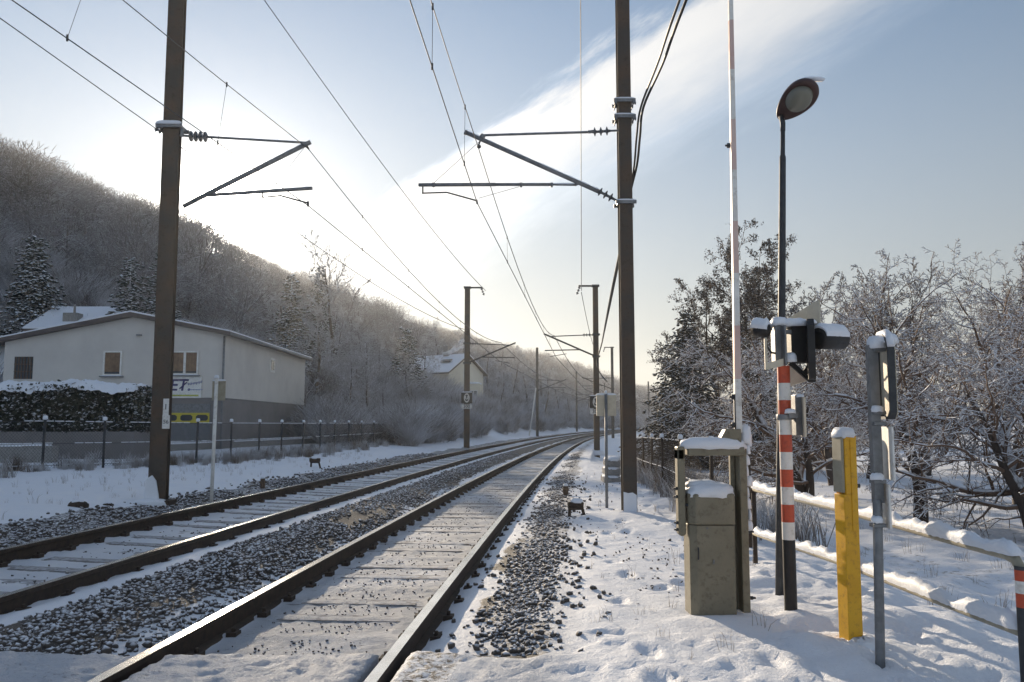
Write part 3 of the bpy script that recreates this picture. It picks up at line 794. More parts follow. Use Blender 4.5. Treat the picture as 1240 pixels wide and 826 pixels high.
# trees that can be told apart on the left
mid = [make_tree('frosted_tree', grow(s, H, .15, n_main=9, Lm=.42, lv=4, dens=(7, 6, 5), ang=46, rmin=.013, trunk=.16, seg=(.6, .5, .4, .35, .3)), 6, 'frost_twig')
       for s, H in ((21, 9), (22, 8), (23, 10))]
mid_first = [True]*3
def midtree(k, px, Y, top, label, group=None, dz=0):
    X = (px-620)/1000*Y; z0 = zt(X, Y)
    H = min(P(px, top, Y).z, float(clear(X+1.5, Y)))-z0; base = (9, 8, 10)[k]*.95
    if mid_first[k]: o = mid[k]; mid_first[k] = False
    else: o = copy_tree(mid[k])
    return put(o, X, Y, label, 'tree', group, z=z0, rz=rnd.uniform(0, 6.28), scale=max(.3, H/base))
FT = 'bare frosted trees between the cream building and the bend'
mt = [(0, 352, 62, 334), (1, 385, 58, 350), (2, 405, 66, 336), (0, 440, 60, 356), (1, 462, 68, 360), (2, 478, 76, 362), (0, 420, 54, 420),
      (1, 450, 52, 440), (2, 372, 53, 415), (1, 497, 62, 418), (0, 512, 84, 388), (2, 535, 100, 392), (1, 470, 54, 455), (0, 395, 82, 338), (2, 440, 90, 350), (1, 330, 78, 338)]
for i, (k_, px, Y, top) in enumerate(mt):
    midtree(k_, px, Y, top, 'bare frosted tree in the thicket between cream building and white house', FT)
FH = 'frosted trees along the foot of the hill behind the signs'
for i, (k_, px, Y, top) in enumerate([(0, 590, 118, 418), (1, 606, 105, 440), (2, 622, 125, 425), (0, 640, 135, 440), (1, 660, 128, 448), (2, 676, 150, 452), (0, 600, 150, 412),
                                      (1, 690, 165, 466), (2, 575, 130, 410), (0, 655, 175, 430), (1, 630, 160, 428), (2, 705, 190, 470), (1, 730, 230, 478), (2, 768, 250, 480), (0, 560, 142, 398)]):
    midtree(k_, px, Y, top, 'pale frosted tree at the foot of the hill beyond the white house', FH)
o = make_tree('bare_tree', grow(31, 12, .2, n_main=8, Lm=.45, lv=4, dens=(6, 4, 3), ang=40, rmin=.02, trunk=.35, seg=(.6, .5, .4, .35, .3)), 6, 'frost_twig')
z0 = zt(-14.2, 66); put(o, -14.2, 66, 'tall leafless tree with open branches rising above the thicket', 'tree', z=z0, scale=(P(417, 300, 66).z-z0)/11.6)
# conifers
def conif(seed, px, Y, top, rad, label, blade=.5, wh=30, per=9, rel=None, irr=.25):
    wh = int(wh*1.35); per = int(per*1.7); blade *= .8
    X = (px-620)/1000*Y; z0 = zt(X, Y); H = P(px, top, Y).z-z0
    o = blade_conifer(seed, H, rad, wh, per, blade, irregular=irr)
    return put(o, X, Y, label, 'conifer', z=z0)
conif(1, 35, 60, 288, 3.2, 'snowy spruce on the hillside at the far left above the hedge', .62, 30, 10)
conif(2, 152, 58, 312, 2.7, 'snow laden spruce behind the cream building, left of the large mast', .6, 24, 9)
conif(3, 190, 62, 306, 2.6, 'dark snow laden spruce just behind the large left mast', .6, 24, 9)
conif(4, 350, 60, 330, 2.4, 'slender snowy spruce at the right hand end of the cream building', .5, 30, 8)
conif(5, 384, 70, 322, 2.2, 'dark spruce with snowy tips left of the tall leafless tree', .5, 30, 8)
conif(6, 492, 66, 396, 2.2, 'dark conifer with clumps of snow standing left of the white house', .42, 30, 9)
conif(7, 8, 68, 300, 2.8, 'spruce half hidden behind the conifer at the left edge', .62, 24, 8)

# trees on the right
big = grow(46, 12.2, .15, n_main=12, Lm=.33, lv=4, dens=(8, 6, 5), ang=50, rmin=.012, trunk=.22, up=.07, wig=.17, stems=4, seg=(.5, .4, .3, .25, .2))
o = make_tree('leafy_tree', big, 8, 'twig', leaf=(26000, .065, 4, .16))
put(o, 10.6, 38, 'tall dark tree keeping its withered leaves behind the barrier boom and lamp post', 'tree', z=zt(10.6, 38), scale=(P(890, 258, 38).z-zt(10.6, 38))/11.8)
o = blade_conifer(42, 6.8, 2.5, 60, 18, .24, irregular=.35, name='conifer', mat='bush'); put(o, 7.6, 36, 'dark bushy conifer dusted with snow left of the boom beneath the tall leafy tree', 'conifer')
o = blade_conifer(43, 4.6, 2.3, 44, 16, .22, irregular=.4, name='conifer', mat='bush'); put(o, 10.2, 34, 'low dark conifer right behind the foot of the boom', 'conifer')
R1 = grow(51, 4.9, .13, n_main=11, Lm=.62, lv=4, dens=(9, 7, 5), ang=58, rmin=.0035, trunk=.18, up=.06, wig=.26, droop=.05, rat=.46, seg=(.3, .22, .16, .13, .11))
R2 = grow(52, 4.5, .15, n_main=12, Lm=.72, lv=4, dens=(10, 7, 5), ang=62, rmin=.0035, trunk=.14, up=.03, wig=.28, droop=.10, rat=.46, stems=2, seg=(.3, .22, .16, .13, .11))
R3 = grow(53, 6.0, .15, n_main=14, Lm=.45, lv=4, dens=(7, 6, 5), ang=48, rmin=.007, trunk=.15, up=.10, wig=.22, rat=.48, seg=(.35, .3, .22, .2, .17))
sn = dict(k0=.75, add=.0030, keep=.5)
a1 = make_tree('orchard_tree', R1, 8, 'orchard_twig', snow=sn)
a2 = make_tree('orchard_tree', R2, 8, 'orchard_twig', snow=sn)
a3 = make_tree('garden_tree', R3, 8, 'twig', snow=dict(k0=.7, add=.004, keep=.4))
OR = 'snow covered trees in the garden beyond the railing'
put(a1, 7.1, 14.6, 'snowy orchard tree with upright shoots, its stubby trunk behind the round-topped sign', 'tree', OR, scale=1.0)
put(a2, 7.9, 12.6, 'spreading snowy orchard tree with two dark crooked stems at the right edge', 'tree', OR, scale=1.0)
o = copy_tree(a1, rz=2.1); put(o, 11.2, 18.5, 'snowy orchard tree standing behind the two stemmed one at the right edge', 'tree', OR, rz=2.1, scale=1.18)
o = copy_tree(a2, rz=1.0); put(o, 6.6, 18.5, 'low wide snowy orchard tree behind the yellow post', 'tree', OR, rz=1.3, scale=.98)
o = a3; put(o, 11.6, 27, 'tall slender snowy tree behind the signal lights, right of the leafy tree', 'tree', OR, scale=1.12)
for i, (xx, yy, s_, r_) in enumerate([(14.4, 29, 1.22, 1.2), (17.8, 30, 1.2, 2.6), (15.2, 24, 1.0, 4.0), (13.2, 36, 1.38, 5.0), (21, 33, 1.4, .4), (9.4, 24.5, .8, 3.1), (16.5, 36, 1.5, 2.0)]):
    o = copy_tree(a3); put(o, xx, yy, ['tall snowy tree in the middle of the back row above the yellow post', 'snowy tree in the back row above the round-topped sign post',
        'snowy tree with dense twigs in the second row at the right', 'farthest snowy tree of the garden, behind the tall slender one', 'snowy tree at the right end of the back row', 'shorter snowy tree low behind the yellow post', 'snowy tree hidden deep in the back row behind the orchard'][i], 'tree', OR, rz=r_, scale=s_)
# ------------------------------------------------------------------ lettering
def text_mesh(name, s, size, mat, parent, origin, ax, ay, thick=.002, align='CENTER', shear=0, offset=0):
    cu = bpy.data.curves.new(name, 'FONT'); cu.body = s; cu.size = size; cu.extrude = thick; cu.align_x = align; cu.align_y = 'CENTER'
    cu.shear = shear; cu.offset = offset; cu.resolution_u = 3
    t = bpy.data.objects.new('tmp', cu); col.objects.link(t)
    dg = bpy.context.evaluated_depsgraph_get(); me = bpy.data.meshes.new_from_object(t.evaluated_get(dg)); bpy.data.objects.remove(t)
    me.name = name; me.materials.clear(); me.materials.append(mat)
    ax = Vector(ax).normalized(); ay = Vector(ay).normalized(); az = ax.cross(ay)
    mtx = Matrix((ax, ay, az)).transposed().to_4x4(); mtx.translation = Vector(origin)
    me.transform(mtx)
    o = bpy.data.objects.new(name, me); col.objects.link(o); o.parent = parent; return o

# ------------------------------------------------------------------ catenary masts
def hbeam(mb, h, wx, wy, tf=.022, tw=.016, z0=-.4, taper=1.0, rot=0):
    """flanges face left/right, web between them"""
    def sec(k): return [(-wx/2*k, -wy/2*k), (wx/2*k, -wy/2*k), (wx/2*k, -wy/2*k+tf), (tw/2, -wy/2*k+tf), (tw/2, wy/2*k-tf), (wx/2*k, wy/2*k-tf),
                        (wx/2*k, wy/2*k), (-wx/2*k, wy/2*k), (-wx/2*k, wy/2*k-tf), (-tw/2, wy/2*k-tf), (-tw/2, -wy/2*k+tf), (-wx/2*k, -wy/2*k+tf)]
    a, b_ = sec(1), sec(taper); c, s = math.cos(rot), math.sin(rot)
    vs = [(x*c-y*s, x*s+y*c, z0) for x, y in a]+[(x*c-y*s, x*s+y*c, h) for x, y in b_]; n = 12
    mb.add(vs, [tuple(range(n))[::-1], tuple(range(n, 2*n))]+[(i, (i+1) % n, n+(i+1) % n, n+i) for i in range(n)])
def insul(parent, base, a, b_, nd=3, rd=.075, core=.022):
    """ribbed insulator between two points"""
    a, b_ = Vector(a)-Vector(base), Vector(b_)-Vector(base); d = b_-a; L = d.length
    prof = [(core, 0)]
    for i in range(nd):
        h = L*(i+.5)/nd; g = L/nd*.28
        prof += [(core, h-g), (rd, h-g*.35), (rd*.92, h+g*.05), (core*1.3, h+g*.5), (core, h+g)]
    prof += [(core, L)]
    return MB().lathe(prof, a, d, 14).build('insulator', M['porcelain'], parent)
def snow_strip(mb, a, b_, r, base=(0, 0, 0), seed=0, up=None, h=None):
    a, b_ = Vector(a)-Vector(base), Vector(b_)-Vector(base); n = max(4, int((b_-a).length/.06)); rr = random.Random(seed)
    mb.tube([a.lerp(b_, i/n)+Vector((0, 0, (up if up is not None else r*.75)+rr.uniform(-.1, .1)*r)) for i in range(n+1)], [(h or r*.8)*rr.uniform(.85, 1.12)*(.5 if i in (0, n) else 1) for i in range(n+1)], 8)

# --- nearer mast on the right
B1 = Vector((1.86, 13.3, -.02))
def Pr(px, py): return P(px, py, 13.3+(760-px)*.0133*.08)
m1 = empty('catenary_mast', B1, 'large dark catenary mast standing in the snowy path right of the tracks', 'mast', 'catenary masts along the line')
mb = MB(); hbeam(mb, 9.5, .226, .24, taper=.93); o = mb.build('mast', M['mast_brown'], m1, bevel=.003)
mb = MB(); mb.lump((0, -.115, -.06), (.30, .10, .10), seed=2)
mb.prism([(-.105, -.1), (.105, -.1), (.103, .30), (.04, .34), (-.03, .33), (-.103, .35)], (0, -.128, 0), (1, 0, 0), (0, 0, 1), (0, .012, 0)); mb.build('snow_patch', M['snow'], m1)
def clamp(parent, base, z, w_=.30, ears=True, snowtop=True, dy=.29):
    mb = MB(); mb.box((0, -.135, z), (w_, .03, .055)); mb.box((0, .135, z), (w_, .03, .055))
    for s in (-1, 1):
        mb.box((s*.125, 0, z), (.02, .30, .05))
        if ears:
            mb.tube([(s*.145, -.17, z-.055), (s*.145, .17, z-.055)], .012, 6); mb.lathe([(.028, 0), (.028, .02)], (s*.16, -.16, z-.06), (s, 0, 0), 6)
            mb.box((s*.155, -.13, z-.03), (.05, .05, .05))
    o = mb.build('clamp', M['steel'], parent, bevel=.003)
    if snowtop:
        MB().lump((0, -.135, z+.026), (w_*.96, .05, .022), seed=int(z*100)).build('snow_cap', M['snow'], o); MB().lump((.15, 0, z+.026), (.05, .2, .02), seed=3).build('snow_cap', M['snow'], o)
    return o
for py in (125, 144): clamp(m1, B1, P(760, py, 13.3).z-B1.z, .36)
clamp(m1, B1, P(760, 247, 13.3).z-B1.z, .34, ears=False)
cant_r = MB()
up0, up1 = Pr(716, 160), Pr(583, 164)
dg0, dg1 = Pr(727, 233), Pr(563, 160)
lw0, lw1 = Pr(698, 224), Pr(507, 224)
loc = lambda p: Vector(p)-B1
cant_r.tube([loc(up0), loc(up1)], .019, 10)
cant_r.tube([loc(dg0), loc(dg1)], .036, 12); cant_r.tube([loc(Pr(565, 161)), loc(dg1)], .044, 12)
cant_r.tube([loc(lw1), loc(Pr(600, 223.5))], .030, 10); cant_r.tube([loc(Pr(600, 223.5)), loc(Pr(668, 223.5))], .026, 10); cant_r.tube([loc(Pr(668, 223.5)), loc(lw0)], .018, 10)
for px in (525, 631, 668): a = loc(Pr(px, 224)); cant_r.tube([a-Vector((.02, 0, 0)), a+Vector((.02, 0, 0))], .04, 10)
cant_r.tube([loc(Pr(720, 159)), loc(Pr(712, 160))], .028, 8)
a = loc(Pr(584, 166)); cant_r.tube([a-Vector((.03, 0, -.02)), a+Vector((.03, 0, -.02))], .052, 10)
cant_r.tube([loc(Pr(696, 224)), loc(Pr(701, 222))], .025, 8)
cant_r.build('bracket_arm', M['steel'], m1)
mb = MB(); mb.tube([loc(Pr(512, 226)), loc(Pr(512, 234))], .014, 6); mb.tube([loc(Pr(511, 234)), loc(Pr(541, 233)), loc(Pr(577, 243))], .013, 8); mb.tube([loc(Pr(577, 242)), loc(Pr(578, 247))], .018, 6); mb.build('steady_arm', M['steel_dark'], m1)
mb = MB(); mb.tube([loc(Pr(525, 222)), loc(Pr(582, 170))], .004, 5); mb.tube([loc(Pr(629, 226)), loc(Pr(580, 240))], .004, 5); mb.tube([loc(Pr(583, 167)), loc(Pr(579, 177))], .014, 6); mb.lathe([(.01, 0), (.035, .02), (.035, .05), (.01, .07)], loc(Pr(580, 180)), (0, 0, 1), 8); mb.build('stay_wire', M['steel_dark'], m1)
insul(m1, B1, Pr(717, 160), Pr(739, 158.5)); insul(m1, B1, Pr(724, 231), Pr(743, 241))
mb = MB(); mb.tube([loc(Pr(738, 158.5)), loc(Pr(752, 158))], .018, 8); mb.lathe([(.03, 0), (.03, .03)], loc(Pr(747, 158)), (1, 0, 0), 8); mb.tube([loc(Pr(743, 241)), loc(Pr(753, 247))], .022, 8); mb.build('hinge', M['steel'], m1)
mb = MB(); snow_strip(mb, up0, up1, .016, B1, 1); snow_strip(mb, dg0, dg1, .030, B1, 2); snow_strip(mb, lw0, lw1, .022, B1, 3); mb.build('snow_strip', M['snow'], m1)

# --- nearer mast on the left
B2 = Vector((P(192, 590, 15).x, 15, .03))
def Pl(px, py): return P(px, py, 15+(200-px)*.015*.08)
m2 = empty('catenary_mast', B2, 'large brown catenary mast in front of the cream building with the sun beside it', 'mast', 'catenary masts along the line')
lean = P(214, 30, 15).x-B2.x; zt_ = P(214, 30, 15).z-B2.z
mb = MB(); hbeam(mb, 9.6, .30, .30, .026, .018, taper=.92, rot=.20)
for i in range(26):
    z = .9+i*.33; mb.box((-.10*(1-.01*i), -.185*(1-.015*i), z), (.018, .02, .05), rotz(.2))
o = mb.build('mast', M['mast_brown'], m2, bevel=.003)
o.rotation_euler = (0, math.atan(lean/zt_), 0)
def lx(z): return lean/zt_*z
mb = MB(); mb.prism([(-.15, -.1), (.10, -.1), (.08, .10), (.03, .36), (-.04, .46), (-.13, .40), (-.15, .15)], (0, -.20, 0), (.98, .2, 0), (0, 0, 1), (0, .03, 0)); mb.lump((-.05, -.20, -.12), (.60, .42, .17), seed=12); mb.build('snow_patch', M['snow'], m2, bevel=.01)
mb = MB(); mb.box((.16, -.05, -.03), (.26, .35, .09)); mb.build('base_plate', M['rust'], m2)
zc = P(210, 156, 15).z-B2.z
mb = MB(); mb.box((lx(zc), -.18, zc), (.48, .035, .07)); mb.box((lx(zc), .18, zc), (.48, .035, .07)); mb.box((lx(zc)-.2, 0, zc), (.03, .36, .06)); mb.box((lx(zc)+.2, 0, zc), (.03, .36, .06)); mb.box((lx(zc)+.24, -.14, zc-.12), (.05, .05, .16)); mb.build('clamp', M['steel'], m2, bevel=.004)
mb = MB(); mb.lump((lx(zc), -.18, zc+.03), (.5, .09, .06), seed=5); mb.build('snow_cap', M['snow'], m2)
loc = lambda p: Vector(p)-B2
insul(m2, B2, Pl(229, 165), Pl(252, 166), 4, .10); insul(m2, B2, Pl(188, 156), Pl(197, 160), 2, .05)
mb = MB(); mb.tube([loc(Pl(218, 164)), loc(Pl(230, 165))], .022, 8); mb.tube([loc(Pl(252, 166)), loc(Pl(372, 173))], .021, 10)
mb.tube([loc(Pl(222, 250)), loc(Pl(376, 172))], .042, 12); mb.tube([loc(Pl(245, 237)), loc(Pl(378, 228))], .032, 10)
a = loc(Pl(369, 175)); mb.tube([a-Vector((.04, 0, 0)), a+Vector((.04, 0, 0))], .055, 8); mb.build('bracket_arm', M['steel'], m2)
mb = MB(); mb.tube([loc(Pl(318, 239)), loc(Pl(340, 237)), loc(Pl(373, 246))], .015, 8); mb.tube([loc(Pl(318, 232)), loc(Pl(318, 240))], .014, 6); mb.tube([loc(Pl(373, 244)), loc(Pl(373, 250))], .02, 6); mb.build('steady_arm', M['steel_dark'], m2)
mb = MB(); mb.tube([loc(Pl(369, 178)), loc(Pl(330, 228))], .004, 5); mb.tube([loc(Pl(370, 173)), loc(Pl(374, 181))], .016, 6); mb.build('stay_wire', M['steel_dark'], m2)
mb = MB(); snow_strip(mb, Pl(252, 166), Pl(370, 173), .017, B2, 1); snow_strip(mb, Pl(232, 245), Pl(374, 173), .034, B2, 2); snow_strip(mb, Pl(245, 237), Pl(376, 228), .024, B2, 4); mb.build('snow_strip', M['snow'], m2)
# number plates low on the mast
for (py, h_, s_) in ((493, .30, '1'), (511, .24, '56')):
    c = P(201, py, 14.8)-B2; mb = MB(); mb.box(c, (.10 if h_ == .30 else .13, .012, h_)); pl = mb.build('number_plate', M['white'], m2)
    text_mesh('numeral', s_, .14 if h_ == .3 else .10, M['black'], pl, c+Vector((0, -.009, 0)), (1, 0, 0), (0, 0, 1))

# --- masts further away
def far_mast(label, px, Y, zb, top, side, arm, w_=.26, sign=False, arm_px=None, Lc=2.9, lean_=0, toparm=.9, armz=5.0):
    X = (px-620)/1000*Y; base = Vector((X, Y, zb)); top_z = P(px, top, Y).z-zb
    m = empty('catenary_mast', base, label, 'mast', 'catenary masts along the line')
    mb = MB(); hbeam(mb, top_z, w_, w_, .03, .03, taper=.92); mb.build('mast', M['mast_grey'] if not sign else M['mast_brown'], m)
    mb = MB()
    if toparm:
        mb.box((side*toparm/2-side*.1, 0, top_z+.03), (toparm+.25, .09, .09)); mb.box((0, 0, top_z+.03), (w_+.1, w_+.1, .1))
    if len(mb.v): mb.build('top_arm', M['steel_dark'], m); mb = MB()
    if arm:
        az = armz-zb; d = Vector((side, 0, 0))
        mb.tube([Vector((0, 0, az+1.25)), d*Lc+Vector((0, 0, az+1.15))], .03, 6)
        mb.tube([Vector((0, 0, az+.05)), d*(Lc+.35)+Vector((0, 0, az+1.3))], .05, 6)
        mb.tube([d*.9+Vector((0, 0, az+.42)), d*(Lc+.3)+Vector((0, 0, az+.38))], .035, 6)
        mb.tube([d*(Lc-.9)+Vector((0, 0, az+.2)), d*Lc+Vector((0, 0, az+.05))], .02, 5)
        for q_ in (1.25, .05): mb.box((0, 0, az+q_), (w_+.12, w_+.12, .09))
    if len(mb.v): mb.build('bracket_arm', M['steel_dark'], m)
    if arm:
        insul(m, (0, 0, 0), d*.28+Vector((0, 0, az+1.24)), d*.72+Vector((0, 0, az+1.235)), 3, .10, .03)
        if toparm: insul(m, (0, 0, 0), d*(toparm-.05)+Vector((0, 0, top_z)), d*(toparm+.12)+Vector((0, 0, top_z-.45)), 3, .09, .03)
    return m, base
def usign(m, base, dx, zc, num):
    mb = MB(); mb.box((dx, -.19, zc), (.66, .03, .66)); b_ = mb.build('signal_board', M['black'], m, bevel=.01)
    ring = [(.17*math.sin(t)*1.0, .27*math.cos(t)*(1 if abs(math.cos(t)) < .9 else 1.04)) for t in [k*PI/12 for k in range(24)]]
    inn = [(x*.66, y*.72) for x, y in ring]; mb = MB(); n = 24
    a = [Vector((dx+x, -.212, zc+y)) for x, y in ring]; c = [Vector((dx+x, -.212, zc+y)) for x, y in inn]
    mb.add(a+c, [(i, (i+1) % n, n+(i+1) % n, n+i) for i in range(n)]); a2 = [v+Vector((0, .005, 0)) for v in a+c]; mb.add(a2, [(n+i, n+(i+1) % n, (i+1) % n, i) for i in range(n)])
    mb.build('oval_emblem', M['white'], b_)
    mb = MB(); mb.box((dx, -.209, zc), (.21, .006, .36)); mb.build('emblem_ground', M['black'], b_)
    text_mesh('letter', 'U', .27, M['white'], b_, (dx, -.2165, zc), (1, 0, 0), (0, 0, 1), .002, offset=.012)
    mb = MB(); mb.lump((dx, -.19, zc+.33), (.66, .06, .05), seed=3); mb.build('snow_cap', M['snow'], b_)
    mb = MB(); mb.box((dx, -.19, zc-.52), (.62, .02, .24)); p_ = mb.build('number_plate', M['white'], m)
    text_mesh('number', num, .26, M['black'], p_, (dx, -.204, zc-.52), (1, 0, 0), (0, 0, 1), .002, offset=.006)
mL, bL = far_mast('brown catenary mast with black U board left of the tracks before the white house', 565.5, 50, .02, 349, 1, True, .34, True, Lc=2.6)
usign(mL, bL, 0, P(565, 482, 50).z-bL.z, '300')
mR, bR = far_mast('brown catenary mast with black U board right of the tracks beside the pale box', 722, 45, -.22, 347, -1, True, .30, True, Lc=2.5)
usign(mR, bR, -.05, P(722, 487, 45).z-bR.z, '300')
mb = MB(); mb.lump((0, 0, -.05), (.8, .6, .25), seed=9); mb.build('snow_patch', M['snow'], mR)
far_mast('thin grey catenary mast left of the bend, braced by a white raking stay', 650.5, 92, .1, 421, 1, True, .30, toparm=0)
for px, Y, zb, top, sd, lb, tr in ((698, 138, .2, 450, 1, 'small distant catenary mast between the braced mast and the right hand U board', 0),
                                   (741.5, 88, -.1, 421, -1, 'distant catenary mast with a top arm directly behind the pale box', .8),
                                   (732, 178, .2, 464, 1, 'tiny distant catenary mast seen just left of the pale box on the post', 0),
                                   (785, 160, -.2, 462, -1, 'tiny distant catenary mast right of the large dark mast, beside the dark conifer', 0)):
    far_mast(lb, px, Y, zb, top, sd, True, .28, toparm=tr)
mb = MB(); a, b_ = P(641, 524, 88), P(649, 470, 91); mb.tube([Vector((0, 0, -.3)), b_-a], .07, 6); o = mb.build('mast_stay', M['white']); o.location = a
tag(o, 'white slanting stay bracing the thin grey mast at the foot of the bank', 'stay')

# ------------------------------------------------------------------ overhead wires
def smooth_pts(pts, n=8):
    pts = [Vector(p) for p in pts]; out = []
    for i in range(len(pts)-1):
        p0 = pts[max(i-1, 0)]; p1 = pts[i]; p2 = pts[i+1]; p3 = pts[min(i+2, len(pts)-1)]
        for k in range(n):
            t = k/n; out.append(.5*((2*p1)+(p2-p0)*t+(2*p0-5*p1+4*p2-p3)*t*t+(3*p1-p0-3*p2+p3)*t**3))
    return out+[pts[-1]]
def span(a, b_, sag, n=12):
    a, b_ = Vector(a), Vector(b_); return [a.lerp(b_, i/n)-Vector((0, 0, sag*4*(i/n)*(1-i/n))) for i in range(n+1)]
def line(label, cont, mess, far_c, far_m, r=.0065):
    root = empty('overhead_line', cont[0], label, 'overhead line', 'overhead contact lines'); b0 = Vector(cont[0])
    def path(ps, sag):
        out = []
        for i in range(len(ps)-1):
            s = span(ps[i], ps[i+1], sag[i]); out += s[(1 if i else 0):]
        return out
    c = path(cont+far_c, [0]*9); m_ = path(mess+far_m, [.75, .8, .6, .6, .5, .5, .4])
    def tub(ps, rr):
        mb = MB(); mb.tube([p-b0 for p in ps], [max(rr, rr*.45+abs(p.y)*.00034) for p in ps], 5); return mb
    tub(c, r).build('contact_wire', M['steel_dark'], root); tub(m_, r*.9).build('messenger_wire', M['steel_dark'], root)
    def at(ps, y):
        for i in range(len(ps)-1):
            if ps[i].y <= y <= ps[i+1].y: return ps[i].lerp(ps[i+1], (y-ps[i].y)/(ps[i+1].y-ps[i].y))
    for y in (-24, -18, -12, -6, -1, 4.5, 8.2, 11.4, 18.5, 23.5, 28.5, 33.5, 38.5, 56, 64, 72, 80):
        p, q_ = at(c, y), at(m_, y)
        if p is None or q_ is None: continue
        mb = MB(); mb.tube([p-b0, q_-b0], max(.003, y*.0001), 4); mb.tube([p-b0-Vector((0, 0, .03)), p-b0+Vector((0, 0, .04))], .012, 5); mb.tube([q_-b0-Vector((0, 0, .04)), q_-b0+Vector((0, 0, .03))], .012, 5)
        mb.build('dropper', M['steel_dark'], root)
c1, s1 = Pr(578, 246), Pr(579, 178)
cb, sb = P(500, 5, 7.0), P(532, 10, 8.7)
def back(a, b_, Y, z): t = (Y-b_.y)/(a.y-b_.y); return Vector((b_.x+(a.x-b_.x)*t, Y, z))
line('overhead contact and messenger wires above the right hand track', [back(cb, c1, -34, 5.05), c1], [back(sb, s1, -34, 5.9), s1],
     [Vector((float(Xc(45))+.2, 45, 5.0)), Vector((float(Xc(88))-.2, 88, 5.0)), Vector((float(Xc(150)), 150, 5.0))], [Vector((float(Xc(45))+.1, 45, 6.2)), Vector((float(Xc(88)), 88, 6.2)), Vector((float(Xc(150)), 150, 6.2))])
c2, s2 = Pl(373, 249), Pl(374, 181)
cb, sb = P(92, 0, 8.3), P(196, 0, 9.6)
line('overhead contact and messenger wires above the left hand track', [back(cb, c2, -34, c2.z), c2], [back(sb, s2, -34, s2.z), s2],
     [Vector((float(Xc(50))-SP+.1, 50, 5.1)), Vector((float(Xc(92))-SP, 92, 5.0)), Vector((float(Xc(150))-SP, 150, 5.0))], [Vector((float(Xc(50))-SP+.1, 50, 6.3)), Vector((float(Xc(92))-SP, 92, 6.2)), Vector((float(Xc(150))-SP, 150, 6.2))])
def wire(label, pts, r=.006, name='feeder_wire', group=None, snow=False, mat='steel_dark', grow_=.0003):
    b0 = Vector(pts[0]); mb = MB(); mb.tube([Vector(p)-b0 for p in pts], [max(r, r*.5+abs(p[1])*grow_) for p in pts], 6)
    o = mb.build(name, M[mat]); o.location = b0; tag(o, label, 'wire', group)
    if snow:
        mb = MB(); ps = [Vector(p)-b0 for p in pts]
        mb.tube([p+Vector((-.004, 0, r*.9)) for p in ps if abs(p.y) < 60], r*.55, 6); mb.build('snow_strip', M['snow'], o)
    return o
pa = Pl(189, 156); pb = P(0, 22, 10.2)
wire('single wire ending at an insulator on the left side of the big left mast', [back(pb, pa, -30, pb.z+.5), pb, pa], .007)
pc = Pl(216, 176); wire('thin wire leaving the big left mast towards the bend through the sun glare', span(pc, P(566, 400, 50), .5), .006)
pt = P(588, 352, 50); pb = P(320, 0, 14.5)
wire('high feeder wire from the top arm of the left U board mast', [back(pb, pt, -30, pb.z)]+span(pb, pt, .35), .008)
pt = P(704, 352, 45); pb = P(703, 0, 14)
wire('near vertical looking feeder wire falling to the top arm of the right U board mast', [back(pb, pt, -30, pb.z)]+span(pb, pt, .35), .0075)
wire('feeder wire continuing from the right U board mast to the next mast on that side', span(P(704, 354, 45), P(720, 422, 88), .4), .008)
for i, (dx, dy, lb) in enumerate(((0, 0, 'left one of two thick black cables sweeping down to the large dark mast'),
                                  (8, 3, 'right one of two thick black cables sweeping down to the large dark mast'))):
    pts = [P(1030+dx*3, -560, 5.5), P(823+dx, 0, 9.6), P(797+dx*.8, 75, 11.3), P(776+dx*.4, 130, 12.9), P(771+dx*.5, 165, 13.42), P(768+dx*.4, 200, 13.55), P(762, 240, 14.2), P(751+dx*.2, 300, 17), P(738+dx*.2, 365, 27), P(729, 415, 41), P(723.5, 445, 45), P(735, 462, 75)]
    wire(lb, smooth_pts(pts, 6), .017 if i == 0 else .02, 'power_cable', snow=True, mat='black', grow_=.0006)

# ------------------------------------------------------------------ level crossing barrier
def P0(px, Y, z=0.): return Vector(((px-620)/1000*(Y*math.cos(PIT)+(z-CZ)*math.sin(PIT)), Y, z))
B = Vector((1.485, 6.15, .0))
bar = empty('level_crossing_barrier', B, 'olive grey barrier machine with its boom raised upright and snow on its cabinet', 'barrier', rz=0)
ra = rotz(R(-9))
X0, X1 = 1.318-1.5, 1.640-1.5                       # cabinet faces
zt1 = .90
def cab(z0, z1, g=0): return [(X0-g, z0), (X1+g, z0), (X1+g, z1), (X0-g, z1)]
sec = [(X0, .03), (X0+.045, -.02), (X1, -.02), (X1, .24), (X0, .24)]
mb = MB(); mb.prism([(x, y) for x, y in sec], (0, 0, -.15), (1, 0, 0), (0, 1, 0), (0, 0, .15+.66)); mb.build('cabinet', [M['olive']], bar, bevel=.006)
sec2 = [(x+(-.006 if x < 0 else .006), y+(-.006 if y < .1 else .006)) for x, y in sec]
mb = MB(); mb.prism(sec2, (0, 0, .664), (1, 0, 0), (0, 1, 0), (0, 0, .225)); hood = mb.build('hood', M['olive'], bar, bevel=.012)
mb = MB(); mb.lump((X0+.17, .11, .875), (.36, .31, .085), seed=31, n=28, rings=8); mb.lump((X0+.12, .13, .93), (.24, .2, .05), seed=32); mb.build('snow_cap', M['snow'], bar)
mb = MB(); mb.box((-.02, -.0235, .40), (.012, .006, .03)); mb.tube([(X0+.12, -.022, .64), (X0+.12, -.03, .64)], .008, 8); mb.build('lock', M['steel'], bar)
MB().tube([(X0+.05, -.022, .50), (X0+.05, -.034, .50), (X0+.05, -.034, .42), (X0+.05, -.022, .42)], .005, 6).build('handle', M['steel_dark'], bar)
